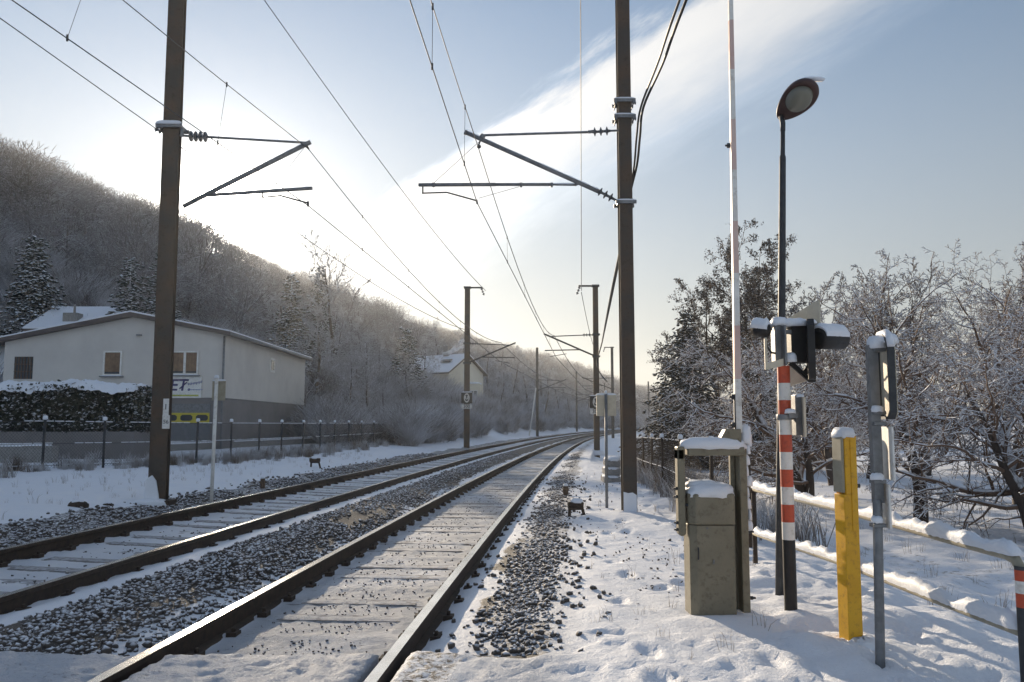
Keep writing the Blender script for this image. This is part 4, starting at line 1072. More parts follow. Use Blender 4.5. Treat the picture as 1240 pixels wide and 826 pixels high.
# swinging counterweight frame, lifted round the cabinet
mb = MB()
mb.box((X0-.045, .10, .905), (.055, .11, .62)); mb.lathe([(.0275, -.05), (.0275, .05)], (X0-.045, .10, .60), (0, 1, 0), 14)
mb.box((X0-.045, .10, 1.18), (.055, .11, .10)); fr_ = mb.build('counterweight_arm', M['olive'], bar, bevel=.01)
mb = MB(); mb.box((.035, .10, 1.195), (.42, .13, .065)); mb.build('cross_bar', M['olive'], bar, bevel=.008)
mb = MB(); mb.lump((.02, .10, 1.222), (.50, .17, .075), seed=33, n=30, rings=8, amp=.1); mb.build('snow_cap', M['snow'], fr_)
for z in (.62, .67, .86, .92): MB().lathe([(.012, 0), (.012, .02), (.006, .02), (.006, .035)], (X0-.07, .07, z), (-1, -.2, 0), 8).build('bolt', M['steel_dark'], fr_)
MB().tube([(X0-.02, .06, .80), (X0+.02, .02, .80)], .014, 8).build('pivot_pin', M['steel_dark'], fr_)
mb = MB(); mb.box((.235, .13, .60), (.055, .15, 1.23)); mb.box((.185, .19, .60), (.035, .05, 1.2)); rc = mb.build('rear_column', M['olive'], bar, bevel=.006)
for z in (.12, .60, .80): MB().lathe([(.014, 0), (.014, .03), (.008, .03), (.008, .05)], (.2625, .10, z), (1, 0, 0), 8).build('bolt', M['steel_dark'], rc)
mb = MB()
for i in range(9):
    z = .62+i*.08; mb.lump((.275+.01*math.sin(i*2), .12, z), (.05+.02*math.cos(i*3), .10, .07), seed=50+i, n=10, rings=5)
mb.lump((.235+.04, .12, 1.26), (.085, .12, .13), seed=60, n=14); mb.build('snow_clump', M['snow'], rc)
# boom foot: sloping cover
mb = MB(); mb.prism([(.035, 0), (.225, 0), (.225, .135), (.112, .135)], (0, .045, 1.225), (1, 0, 0), (0, 0, 1), (0, .11, 0)); mb.build('boom_bracket', M['olive'], bar, bevel=.006)
mb = MB(); bx0 = P0(894, 6.25, 1.3).x-1.485
zz0 = 1.33; i = 0; z = zz0; H_ = 6.6; n_ = 13
for i in range(n_):
    z0_ = zz0+(H_-zz0)*i/n_; z1_ = zz0+(H_-zz0)*(i+1)/n_
    k0 = 1-.5*i/n_; k1 = 1-.5*(i+1)/n_; w0, w1 = .050*k0, .050*k1; d0, d1 = .05*k0, .05*k1
    def cx(z): return bx0+.030*(z-zz0)/3.2
    vs = [(cx(z0_)+s*w0/2, .10+t*d0/2, z0_) for s, t in ((-1, -1), (1, -1), (1, 1), (-1, 1))]+[(cx(z1_)+s*w1/2, .10+t*d1/2, z1_) for s, t in ((-1, -1), (1, -1), (1, 1), (-1, 1))]
    mb.add(vs, [(0, 1, 5, 4), (1, 2, 6, 5)], 2 if i % 2 else 0); mb.add(vs, [(2, 3, 7, 6), (3, 0, 4, 7)], 1 if i % 2 else 0)
    if i == n_-1: mb.add(vs[4:], [(0, 1, 2, 3)])
o = mb.build('boom', [M['white'], M['pink'], M['pale_pink']], bar)
mb = MB()
for z in (1.39, 1.60, 3.55): mb.lathe([(.02, 0), (.02, .02), (.008, .02), (.008, .035)], (cx(z)-.03, .085, z), (-1, 0, 0), 8)
mb.tube([(cx(1.36)-.028, .07, 1.36), (cx(1.36)-.028, .07, 1.62)], .006, 6); mb.build('boom_bolt', M['steel_dark'], o)

# ------------------------------------------------------------------ red and white signal post with warning lamps
B = Vector((P0(958, 6.2).x, 6.2, 0)); tilt = (P(949, 450, 6.2)-P(958, 740, 6.2))
sig = empty('warning_signal', B, 'red and white banded post with snow topped black warning lamps turned away to the right', 'crossing signal')
sx = tilt.x/tilt.z
def sp(z): return sx*z
mb = MB(); r_ = .046; z = -.2; bands = [(.0, .55, 2)]+[(.55+.128*i, .55+.128*(i+1), 1 if i % 2 else 0) for i in range(10)]
for a, c, mi in bands:
    if a == 0: a = -.2
    prof = [Vector((sp(a), 0, a)), Vector((sp(c), 0, c))]
    mb.tube(prof, r_, 20, mi, caps=False)
mb.build('post', [M['white'], M['red'], M['black']], sig)
Ps = lambda px, py, Y=6.2: P(px, py, Y)-B
# bracket frame (galvanised, pale lit plate below)
mb = MB(); a = Ps(927, 441, 6.05); c = Ps(948, 437, 6.2)
mb.prism([(0, 0), (.135, .03), (.135, .085), (0, .045)], Ps(927, 448, 6.08), (1, 0, 0), (0, 0, 1), (0, .02, 0))
mb.prism([(0, .04), (.018, .045), (.018, .24), (0, .24)], Ps(927, 448, 6.08), (1, 0, 0), (0, 0, 1), (0, .02, 0))
mb.build('bracket_plate', M['beige'], sig, bevel=.002)
mb = MB(); mb.box(Ps(943, 419), (.085, .10, .30)); mb.box(Ps(949, 418, 6.12), (.016, .10, .29)); mb.box(Ps(955, 402, 6.2), (.17, .05, .03)); mb.build('bracket', M['steel'], sig, bevel=.004)
# backing plates of the diamond shaped cross, seen obliquely
nrm = Vector((math.cos(R(-24)), math.sin(R(-24)), 0)); tv = Vector((-nrm.y, nrm.x, 0))   # plane direction
def plate(pts, mat, name, th=.012):
    ps = [Vector(p) for p in pts]; mb = MB(); n = len(ps); off = nrm*th
    mb.add(ps+[p+off for p in ps], [tuple(range(n)), tuple(range(n, 2*n))[::-1]]+[(i, (i+1) % n, n+(i+1) % n, n+i) for i in range(n)]); return mb.build(name, M[mat], sig)
plate([Ps(953, 386, 6.50), Ps(991, 363, 6.20), Ps(992, 396, 6.20), Ps(954, 398, 6.5)], 'beige', 'cross_arm')
plate([Ps(953, 442, 6.50), Ps(980, 450, 6.28), Ps(984, 459, 6.24), Ps(954, 468, 6.5)], 'beige', 'cross_arm')
# black lamp body with edge-on backboard and braces
mb = MB(); mb.box(Ps(966, 416, 6.25), (.145, .16, .30)); body = mb.build('lamp_housing', M['black'], sig, bevel=.012)
mb = MB(); c_ = Ps(982, 424, 6.18)
mb.prism([(-.14, -.225), (.14, -.225), (.18, -.10), (.18, .17), (.10, .225), (-.10, .225), (-.18, .17), (-.18, -.10)], c_+Vector((-.03, 0, 0)), (.30, .953, 0), (0, 0, 1), (.05, -.012, 0)); mb.build('backboard', M['black'], sig, bevel=.003)
mb = MB(); mb.prism([(0, 0), (.025, .03), (.16, -.10), (.20, -.10), (.20, -.135), (.15, -.135)], Ps(955, 441, 6.18), (1, 0, 0), (0, 0, 1), (0, .02, 0)); mb.prism([(.10, -.06), (.13, -.09), (.20, .02), (.17, .03)], Ps(955, 441, 6.17), (1, 0, 0), (0, 0, 1), (0, .02, 0)); mb.build('brace', M['black'], sig)
def hood_tube(a, b_, r, name, mat='black', thick=.008):
    a, b_ = Vector(a), Vector(b_); mb = MB(); L = (b_-a).length
    mb.lathe([(r*.6, 0), (r, .012), (r, L), (r-thick, L), (r-thick, L*.35), (.001, L*.33)], a, b_-a, 24); return mb.build(name, M[mat], sig)
h1 = hood_tube(Ps(990, 410, 6.16), Ps(1018, 411, 6.34), .080, 'lamp_hood')
def halfcap(a, b_, r, t, seed, spread=PI*.62):
    """snow hugging the upper half of a tube"""
    a, b_ = Vector(a), Vector(b_); d = (b_-a).normalized(); s_ = d.cross(Vector((0, 0, 1))).normalized(); rr = random.Random(seed); n1_, n2_ = 9, 12
    vs = []; m_ = MB()
    for i in range(n1_+1):
        p = a.lerp(b_, i/n1_); e = 1 if 0 < i < n1_ else .3
        for k in range(n2_+1):
            th = -spread/2+spread*k/n2_; q_ = math.cos(th*PI/spread)**.5 if abs(th) < spread/2-.01 else 0
            vs.append(p+(s_*math.sin(th)+Vector((0, 0, 1))*math.cos(th))*(r+.003+t*q_*e*rr.uniform(.8, 1.1)-(0 if q_ else rr.uniform(0, .006))))
    W_ = n2_+1
    m_.add(vs, [(i*W_+k, i*W_+k+1, (i+1)*W_+k+1, (i+1)*W_+k) for i in range(n1_) for k in range(n2_)], 0, True)
    base_ = [a+(s_*math.sin(-spread/2+spread*k/n2_)+Vector((0, 0, 1))*math.cos(-spread/2+spread*k/n2_))*r for k in range(W_)]
    m_.add(list(base_)+[Vector(v) for v in vs[:W_]], [(k, k+1, W_+k+1, W_+k) for k in range(n2_)])
    base2 = [p+(b_-a) for p in base_]; m_.add(base2+[Vector(v) for v in vs[-W_:]], [(k+1, k, W_+k, W_+k+1) for k in range(n2_)])
    return m_
halfcap(Ps(990, 410, 6.16), Ps(1018, 411, 6.34), .080, .035, 5, PI*.9).build('snow_cap', M['snow'], h1)
h2 = hood_tube(Ps(932, 401, 6.14), Ps(912, 399, 6.22), .052, 'bell')
halfcap(Ps(932, 401, 6.14), Ps(912, 399, 6.22), .052, .04, 6, PI*.9).build('snow_cap', M['snow'], h2)
mb = MB(); mb.tube([Ps(927, 408, 6.12), Ps(929, 420, 6.1), Ps(934, 427, 6.12), Ps(940, 428, 6.17)], .008, 8); mb.build('cable', M['black'], sig)
for p_, s_, sd_ in ((Ps(959, 395, 6.22), (.24, .2, .055), 71), (Ps(943, 394, 6.2), (.12, .14, .06), 72), (Ps(957, 437, 6.14), (.09, .08, .06), 73), (Ps(978, 392, 6.2), (.12, .14, .03), 74)): MB().lump(p_, s_, seed=sd_, n=24).build('snow_cap', M['snow'], sig)
# small sign plate clamped below, edge on
mb = MB(); mb.box(Ps(965, 503, 6.2), (.05, .10, .30)); mb.build('plate_channel', M['steel'], sig, bevel=.004)
mb = MB(); mb.prism([(-.12, -.145), (.12, -.145), (.12, .145), (-.12, .145)], Ps(971, 505, 6.17), (.22, .97, 0), (0, 0, 1), (.018, 0, 0)); mb.build('sign_plate', M['beige'], sig, bevel=.004)
mb = MB(); mb.lathe([(.062, -.02), (.062, .02)], Vector((sp(1.47), 0, P(955, 505, 6.2).z)), (0, 0, 1), 16); mb.box(Ps(960, 503, 6.15), (.07, .05, .045)); mb.build('clamp', M['steel'], sig, bevel=.004)
for p_, s_ in ((Ps(966, 481, 6.2), (.07, .14, .025)), (Ps(957, 500, 6.13), (.08, .06, .03))): MB().lump(p_, s_, seed=75).build('snow_dab', M['snow'], sig)

# ------------------------------------------------------------------ street lamp
B = Vector((P0(944.5, 7.0).x, 7.0, -.05)); q_ = P(948, 152, 7.0)-B
lamp = empty('street_lamp', B, 'tall dark grey lamp post with an egg shaped maroon lamp head tilted to the sky', 'street lamp')
dirn = q_.normalized()
mb = MB(); mb.tube([dirn*-.2, dirn*1.2, dirn*1.22, q_*.93, q_*.935, q_], [.040, .038, .036, .027, .020, .019], 14); mb.build('post', M['steel_dark'], lamp)
Lh = P(964, 122, 7.0)-B
xa, za = Vector((1, 0, 0)), Vector((0, -.33, .94)).normalized()      # picture plane directions as seen looking up at the head
fw = Vector((0, -.94, -.33)).normalized()
u_ = (xa*.55+za*.80)*.80+fw*.60; u_.normalize()
v_ = (xa*.82-za*.57).normalized(); n_v = v_.cross(u_).normalized()
if n_v.dot(fw) < 0: n_v = -n_v
def egg(rx, ry, k=.25, n=36):
    out = []
    for i in range(n):
        t = 2*PI*i/n; yy = math.sin(t); out.append((rx*math.cos(t)*(1+k*yy), ry*yy))
    return out
def eggloft(name, mat, lv_, parent, cc, shift=(0, 0)):
    mb = MB(); vs = []; n = 36
    for (s_, h) in lv_:
        for (x, y) in egg(.131, .225): vs.append(cc+v_*(x*s_+shift[0])+u_*(y*s_+shift[1])+n_v*h)
    fs = [(i*n+k, i*n+(k+1) % n, (i+1)*n+(k+1) % n, (i+1)*n+k) for i in range(len(lv_)-1) for k in range(n)]+[tuple(range(n))[::-1], tuple((len(lv_)-1)*n+k for k in range(n))]
    mb.add(vs, fs, 0, True); return mb.build(name, M[mat], parent)
head = eggloft('lamp_head', 'maroon', [(.15, -.13), (.55, -.115), (.85, -.08), (.98, -.03), (1, .0), (.98, .02), (.93, .028), (.80, .024)], lamp, Lh)
mb = MB(); vs = []; n = 32; cc = Lh+u_*.042+n_v*.024
for s_, h in ((1, 0), (.97, .03), (.85, .055), (.6, .075), (.3, .085), (.08, .088)):
    for k in range(n): t = 2*PI*k/n; vs.append(cc+v_*(.104*math.cos(t)*s_)+u_*(.128*math.sin(t)*s_)+n_v*h)
mb.add(vs, [(i*n+k, i*n+(k+1) % n, (i+1)*n+(k+1) % n, (i+1)*n+k) for i in range(5) for k in range(n)]+[tuple(5*n+k for k in range(n))], 0, True); mb.build('lamp_lens', M['lens'], head)
mb = MB(); mb.tube([q_-dirn*.05, q_+dirn*.02, Lh-u_*.20-n_v*.03], [.022, .022, .026], 10); mb.build('neck', M['steel_dark'], lamp)
mb = MB(); mb.lump(Lh+u_*.19-n_v*.09, (.20, .08, .022), seed=8, n=20); mb.build('snow_cap', M['snow'], head)

# ------------------------------------------------------------------ yellow post
B = Vector((P0(1032, 5.4).x, 5.4, 0)); tl = (P(1023.5, 528, 5.4)-P(1032, 772, 5.4)); shx = tl.x/tl.z
yb = empty('roadside_post', B, 'yellow box shaped roadside post with a snow cap beside the railing', 'post')
mb = MB(); rt = rotz(R(12)); H_ = P(1023, 528, 5.4).z
def lb(x0, x1, y0, y1, z0, z1, mi, rot=rt, name=None):
    vs = []
    for z in (z0, z1):
        for x, y in ((x0, y0), (x1, y0), (x1, y1), (x0, y1)):
            p = rot @ Vector((x, y, 0)); vs.append((p.x+shx*z, p.y, z))
    mb.add(vs, [(0, 3, 2, 1), (4, 5, 6, 7), (0, 1, 5, 4), (1, 2, 6, 5), (2, 3, 7, 6), (3, 0, 4, 7)], mi)
lb(-.050, .050, -.045, .065, -.15, H_-.37, 0); lb(-.036, .050, -.045, .065, H_-.37, H_, 0)
mb.build('casing', [M['yellow']], yb, bevel=.004)
mb = MB(); lb(-.058, -.038, -.040, .06, H_-.36, H_-.005, 0); mb.build('grey_side_cover', M['olive_light'], yb, bevel=.004)
mb = MB(); lb(.002, .046, -.049, -.0455, H_-.60, H_-.02, 0); mb.build('door', M['yellow'], yb, bevel=.0015)
mb = MB(); mb.tube([(.045+shx*.9, .0, 1.0), (.085+shx*.9, .0, 1.0)], .013, 8); mb.build('knob', M['steel_dark'], yb)
mb = MB(); mb.lump((shx*H_-.004, .015, H_-.004), (.130, .14, .06), seed=81, n=24, rings=8, rot=rt); mb.build('snow_cap', M['snow'], yb)
MB().lump((.05, -.05, -.05), (.24, .2, .11), seed=82, amp=.3).build('snow_drift', M['snow'], yb)

# ------------------------------------------------------------------ round-topped sign post
B = Vector((P0(1065, 5.0).x, 5.0, 0)); H_ = P(1061, 418, 5.0).z
sg = empty('sign_post', B, 'galvanised post with a round-topped sign and two narrow plates seen edge on', 'sign post')
lsx = (P(1060, 420, 5.0).x-B.x)/H_
mb = MB(); mb.tube([(0, 0, -.2), (lsx*.95, 0, .95)], .028, 14)
mb.prism([(-.036, -.02), (.022, -.02), (.022, .03), (.012, .03), (.012, -.008), (-.026, -.008), (-.026, .03), (-.036, .03)], (lsx*1.4, 0, .93), (1, 0, 0), (0, 1, 0), (0, 0, H_-.93)); mb.build('post', M['steel'], sg, bevel=.002)
Pg = lambda px, py, Y=5.0: P(px, py, Y)-B
pn = Vector((.985, -.17, 0)); pt_ = Vector((.17, .985, 0))
c_ = Pg(1071, 458, 5.03); rr_ = [(-.17, -.21), (-.12, -.25), (.12, -.25), (.17, -.21), (.17, .17), (.14, .23), (.07, .26), (-.07, .26), (-.14, .23), (-.17, .17)]
mb = MB(); mb.prism(rr_, c_+pn*.018, pt_, (0, 0, 1), pn*.006); mb.build('sign_plate', M['beige'], sg)
mb = MB(); n = len(rr_); outer = [c_+pt_*x+Vector((0, 0, 1))*y-pn*.02 for x, y in rr_]; inner = [c_+pt_*x*.90+Vector((0, 0, 1))*y*.93-pn*.02 for x, y in rr_]
o2 = [p+pn*.042 for p in outer]; i2 = [p+pn*.042 for p in inner]
mb.add(outer+inner+o2+i2, [(i, (i+1) % n, n+(i+1) % n, n+i) for i in range(n)]+[(2*n+i, 3*n+i, 3*n+(i+1) % n, 2*n+(i+1) % n) for i in range(n)]+[(i, 2*n+i, 2*n+(i+1) % n, (i+1) % n) for i in range(n)]+[(n+i, n+(i+1) % n, 3*n+(i+1) % n, 3*n+i) for i in range(n)]); mb.build('sign_rim', M['steel_dark'], sg)
for (a, c) in ((517, 580), (586, 638)):
    cc = Pg(1072.5 if a == 517 else 1071, (a+c)/2, 5.03); h = (c-a)*.005/2
    mb = MB(); mb.prism([(-.15, -h), (.15, -h), (.15, h), (-.15, h)], cc, pt_*(1 if a == 517 else .7), (0, 0, 1), pn*.012); mb.build('lower_plate', M['white'], sg, bevel=.002)
mb = MB()
for py in (424, 500, 513, 583, 636): mb.box(Pg(1063, py, 5.0), (.075, .07, .022)); 
mb.build('clamp', M['steel'], sg, bevel=.003)
MB().lump(Pg(1061, 420, 5.0), (.10, .11, .065), seed=91, n=20).build('snow_cap', M['snow'], sg)
for py, s_ in ((498, .05), (580, .055), (632, .045)): MB().lump(Pg(1062, py, 4.98), (s_*1.4, .07, .035), seed=py).build('snow_dab', M['snow'], sg)
mb = MB(); mb.lump(Pg(1071, 413, 5.02)-Vector((0, 0, .012)), (.10, .26, .05), seed=92, n=20)
arc = [c_+pt_*x*1.03+Vector((0, 0, y*1.02+.008))+pn*.0 for x, y in [(-.17, .17), (-.14, .23), (-.07, .26), (.07, .26)]]
mb.tube(arc, .022, 8); mb.build('snow_cap', M['snow'], sg)

# ------------------------------------------------------------------ pipe railing
B = Vector((2.48, 8.6, -.05))
rl = empty('pipe_railing', B, 'two rail pipe railing with thick snow ridges and a red and white end post', 'railing')
def ry(Y): return 2.48+.04*(8.6-Y)/4.4+(.06*math.exp(-((Y-6.5)/1.2)**2))
ysr = [8.6, 7.8, 7.2, 6.5, 5.8, 5.1, 4.6, 4.3]
for zr, nm in ((.735, 'top_rail'), (.33, 'lower_rail')):
    slp = (lambda Y: 0) if zr > .7 else (lambda Y: -.045+.09*(8.6-Y)/4.4)
    pts = [Vector((ry(Y), Y, zr+slp(Y)))-B for Y in ysr]
    if zr > .7: pts += [Vector((2.52, 4.22, .722))-B, Vector((2.52, 4.18, .68))-B, Vector((2.52, 4.18, .62))-B]
    else: pts += [Vector((2.52, 4.18, zr+.045))-B]
    mb = MB(); mb.tube(pts, .026, 14); rr_o = mb.build(nm, M['olive_light'], rl)
    mb = MB(); rr = random.Random(int(zr*100)); n = 150; vs = []
    for i in range(n+1):
        t = i/n; Y = 8.58-t*(8.58-4.2); x = ry(Y); hgt = (.060+.012*math.sin(i*.21+zr*9)+.010*math.sin(i*.57)+rr.uniform(-.008, .008))*(1 if math.sin(i*.083+zr*20) > -.985 else .75); e = min(1, min(i, n-i)/3+.3)
        for (dx, dz) in ((-.028, -.004-.006*rr.random()), (-.034, .022), (-.026, hgt*.74), (0, hgt+.004), (.026, hgt*.74), (.034, .022), (.028, -.004-.006*rr.random())):
            vs.append(Vector((x+dx, Y, zr+slp(Y)+.010+max(dz*e, -.01)+rr.uniform(-.0015, .0015)))-B)
    mb.add(vs, [(i*7+k, i*7+k+1, (i+1)*7+k+1, (i+1)*7+k) for i in range(n) for k in range(6)]+[tuple(range(7))[::-1], tuple(n*7+k for k in range(7))], 0, True); mb.build('snow_ridge', M['snow'], rr_o)
for Y, band_ in ((8.6, False), (6.55, False), (4.18, True)):
    x = ry(Y) if Y > 4.2 else 2.52; mb = MB()
    if band_:
        zz = [-.5, .0, .30, .50, .568, .628, .68, .70]; mm_ = [2, 2, 2, 1, 0, 1, 2]
        for i in range(len(zz)-1): mb.tube([Vector((x, Y-.002, zz[i]))-B, Vector((x, Y-.002, zz[i+1]))-B], .032, 16, mm_[i], caps=False)
        mb.build('end_post', [M['white'], M['red'], M['steel_dark']], rl)
    else:
        mb.tube([Vector((x, Y, -.5))-B, Vector((x, Y, .75))-B], .024, 12, 0); mb.lathe([(.036, 0), (.036, .07)], Vector((x, Y, .70))-B, (0, 0, 1), 12); mb.lathe([(.034, 0), (.034, .06)], Vector((x, Y, .30))-B, (0, 0, 1), 12)
        mb.build('rail_post', M['rust'], rl)

# ------------------------------------------------------------------ pale box on a post, stacked slabs, small track devices
B = Vector((P0(734.7, 14.3).x, 14.3, -.02))
pb_ = empty('signal_cabinet_post', B, 'thin grey post carrying a pale flat box, standing just left of the large dark mast', 'post')
mb = MB(); mb.tube([(0, 0, -.3), (.008, 0, P(735, 477, 14.3).z-B.z)], .026, 10); mb.build('post', M['steel'], pb_)
zc = P(736, 491, 14.3).z-B.z; mb = MB(); mb.box((-.075, .05, zc), (.155, .07, .36)); mb.box((.10, .05, zc), (.17, .07, .36)); bx_ = mb.build('box', M['beige'], pb_, bevel=.006)
mb = MB(); mb.lump((.01, .05, zc+.178), (.36, .09, .035), seed=4, n=22); mb.lump((.003, 0, zc+.20), (.05, .05, .06), seed=5); mb.build('snow_cap', M['snow'], bx_)
o = None
B = Vector((P0(740, 20.5).x, 20.5, -.03))
stk = ['lowest of the three snow topped concrete slabs left of the large mast', 'middle slab of the three stacked left of the large mast', 'topmost snow covered slab of the stack left of the large mast']
for i in range(3):
    mb = MB(); mb.box((0, 0, .07), (.42-.03*i, .8, .14)); s_ = mb.build('concrete_slab', M['concrete'], bevel=.01); s_.location = B+Vector((.02*i, .03*i, i*.20)); tag(s_, stk[i], 'slab', 'concrete slabs stacked by the path')
    mb = MB(); mb.lump((0, 0, .135), (.44-.03*i, .84, .065 if i < 2 else .10), seed=20+i, n=22); mb.build('snow_cap', M['snow'], s_)
def device(name, loc, rz, label, sc_=1.0):
    o = empty(name, Vector(loc)+Vector((0, 0, .03)), label, 'track device', rz=rz)
    mb = MB(); mb.box((0, 0, .17*sc_), (.24*sc_, .13*sc_, .07*sc_)); mb.prism([(-.13, 0), (-.10, -.05), (.10, -.05), (.13, 0)], (0, -.05*sc_, .135*sc_), (sc_, 0, 0), (0, 0, sc_), (0, .1*sc_, 0)); mb.build('body', M['rust'], o, bevel=.012)
    for s_, lean_ in ((-1, -.0), (1, .05)):
        mb = MB(); mb.tube([(s_*.09*sc_, 0, .16*sc_), ((s_*.10+lean_)*sc_, 0, -.05)], .024*sc_, 8); mb.build('leg', M['rust'], o)
    mb = MB(); mb.lump((.02, 0, .20*sc_), (.20*sc_, .14*sc_, .06*sc_), seed=2); mb.build('snow_cap', M['snow'], o)
    return o
device('track_device', (P0(697, 13.0).x, 13.0, -.045), .1, 'small two legged track device with a snow cap beside the path at the right')
device('track_device', (P0(381, 25.5).x, 25.5, zt(P0(381, 25.5).x, 25.5)), -.2, 'small dark two legged device left of the far rail near the fence', 1.25)
for px, Y, h, lb_ in ((685, 17.0, .20, 'short rusty stump post beside the ballast right of the tracks'), (318, 19.0, .24, 'short brown stump post at the edge of the far ballast left of the tracks')):
    X = P0(px, Y).x; z = zt(X, Y); mb = MB(); mb.tube([(0, 0, -.1), (0, 0, h-.03), (0, 0, h)], [.055, .055, .04], 8); mb.box((0, -.02, h*.6), (.12, .09, .05)); s_ = mb.build('marker_stump', M['wood'], bevel=.005); s_.location = (X, Y, z); tag(s_, lb_, 'stump')
    mb = MB(); mb.lump((0, 0, h-.005), (.10, .10, .04), seed=6); mb.build('snow_cap', M['snow'], s_)
for px, Y, sx_, lb_ in ((94, 13.6, .26, 'dark lump of concrete with snow on top in the snow left of the far ballast'), (131, 14.1, .15, 'small dark stone lying to the right of the larger lump near the big left mast')):
    X = P0(px, Y).x; z = zt(X, Y); mb = MB(); mb.lump((0, 0, -.03), (sx_*1.2, sx_*.8, sx_*.42), seed=px, sq=.6, amp=.3); s_ = mb.build('stone_block', M['rust']); s_.location = (X, Y, z); tag(s_, lb_, 'stone')
    mb = MB(); mb.lump((-.02, .02, sx_*.34-.03), (sx_*.85, sx_*.55, sx_*.2), seed=px+1); mb.build('snow_cap', M['snow'], s_)
# white marker post at the left
B = Vector((P0(256, 16.0).x, 16.0, zt(P0(256, 16.0).x, 16.0))); wp = empty('marker_post', B, 'slim white post with a pale plate near its top, right of the big left mast', 'post')
mb = MB(); h = P(257, 458, 16).z-B.z; mb.tube([(0, 0, -.3), (.02, 0, h)], .034, 10); mb.build('post', M['white'], wp)
mb = MB(); mb.box((.05, .06, h-.24), (.26, .02, .38)); mb.build('plate', M['olive_light'], wp, bevel=.004)
mb = MB(); mb.lump((.02, 0, h), (.09, .09, .06), seed=3); mb.lump((.05, .06, h-.05), (.26, .04, .03), seed=4); mb.build('snow_cap', M['snow'], wp)

# ------------------------------------------------------------------ fences
def fence(label, posts, H, gap, wires, r, group, name='wire_mesh_fence', seed=1, pr=.03, mat='steel_dark', mesh=True):
    b0 = Vector(posts[0]); root = empty(name, b0, label, 'fence', group)
    pm = None
    for p in posts:
        o = bpy.data.objects.new('fence_post', pm) if pm else None
        if o: col.objects.link(o); o.parent = root
        else:
            mb = MB(); mb.tube([(0, 0, -.4), (0, 0, H)], pr, 8); mb.lump((0, 0, H-.01), (pr*3.4, pr*3.4, pr*2.6), seed=3, n=10, rings=5, mi=1)
            o = mb.build('fence_post', [M[mat], M['snow']], root); pm = o.data
        o.location = Vector(p)-b0; o.rotation_euler = (rnd.uniform(-.015, .015), rnd.uniform(-.015, .015), 0)
    mb = MB(); sn_ = MB(); rr = random.Random(seed)
    for i in range(len(posts)-1):
        a, c = Vector(posts[i])-b0, Vector(posts[i+1])-b0; L = (c-a).length
        for wz in wires:
            mb.tube([a+Vector((0, 0, wz)), c+Vector((0, 0, wz))], r*1.3, 4, caps=False)
            nseg = max(2, int(L/.25))
            for k in range(nseg):
                if rr.random() < .75: t0, t1 = k/nseg, (k+.85)/nseg; sn_.tube([a.lerp(c, t0)+Vector((0, 0, wz+r*2.4)), a.lerp(c, t1)+Vector((0, 0, wz+r*2.4))], r*2.2, 5, caps=True)
        if mesh:
            hh = wires[0]-.06; n = int((L+hh)/gap)
            for k in range(n):
                for s_ in (1, -1):
                    x0 = k*gap-(hh if s_ > 0 else 0); x1 = x0+hh; z0, z1 = (.04, .04+hh)
                    if s_ < 0: x0, x1 = k*gap, k*gap-hh
                    t0, t1 = 0., 1.
                    for bound, sg_ in ((0, 1), (L, -1)):
                        f0, f1 = (x0-bound)*sg_, (x1-bound)*sg_
                        if f0 < 0 and f1 < 0: t0 = 2; break
                        if f0 < 0: t0 = max(t0, f0/(f0-f1))
                        if f1 < 0: t1 = min(t1, f0/(f0-f1))
                    if t0 >= t1: continue
                    p0_ = a.lerp(c, (x0+(x1-x0)*t0)/L); p1_ = a.lerp(c, (x0+(x1-x0)*t1)/L)
                    mb.tube([p0_+Vector((0, 0, z0+hh*t0)), p1_+Vector((0, 0, z0+hh*t1))], r*.55, 3, caps=False)
    wm = mb.build('wire_mesh', M[mat], root); tag(sn_.build('snow_line', M['snow'], wm), kind='stuff')
    return root
def g3(px, Y): X = P0(px, Y).x; return Vector((X, Y, zt(X, Y)))
lp = [g3(-110, 17.2), g3(-28, 18.6), g3(50, 20), g3(124, 21.3), g3(184, 22.8), g3(237, 24.4), g3(279, 26.2), g3(313, 28), g3(340, 29.9), g3(366, 31.9), g3(387, 34), g3(405, 36.2), g3(422, 38.5), g3(437, 41), g3(452, 43.6), g3(466, 46.4)]
fence('snow dusted wire mesh fence on thin posts running in front of the cream building', lp, 1.22, .085, (1.15, .62, .1), .0055, None, pr=.032)
rp = [Vector((2.66, 9.4, -.05)), Vector((2.60, 10.9, -.04)), Vector((2.75, 13.6, -.05)), Vector((3.06, 16.9, -.08)), Vector((3.14, 18.7, -.1)), Vector((3.24, 20.6, -.12)), Vector((3.5, 24, -.15)), Vector((3.85, 28, -.2)), Vector((4.4, 33, -.25))]
fence('rusty wire mesh fence with snow capped posts leading away right of the large dark mast', rp, 1.22, .075, (1.17, .6, .08), .0035, None, seed=2, pr=.026, mat='rust')
# railing and boards across the garden at the back
mb = MB(); a = P0(898, 30, .0); c = P0(1010, 31, .0); mb.box((a+c)/2+Vector((0, 0, .28)), ((c-a).length, .06, .9)); o = mb.build('board_fence', M['wood']); tag(o, 'low dark board fence crossing behind the signal post at the back of the garden', 'fence')
mb = MB(); mb.lump((a+c)/2+Vector((0, 0, .72)), ((c-a).length, .14, .05), seed=1, n=40, amp=.05); mb.build('snow_cap', M['snow'], o)

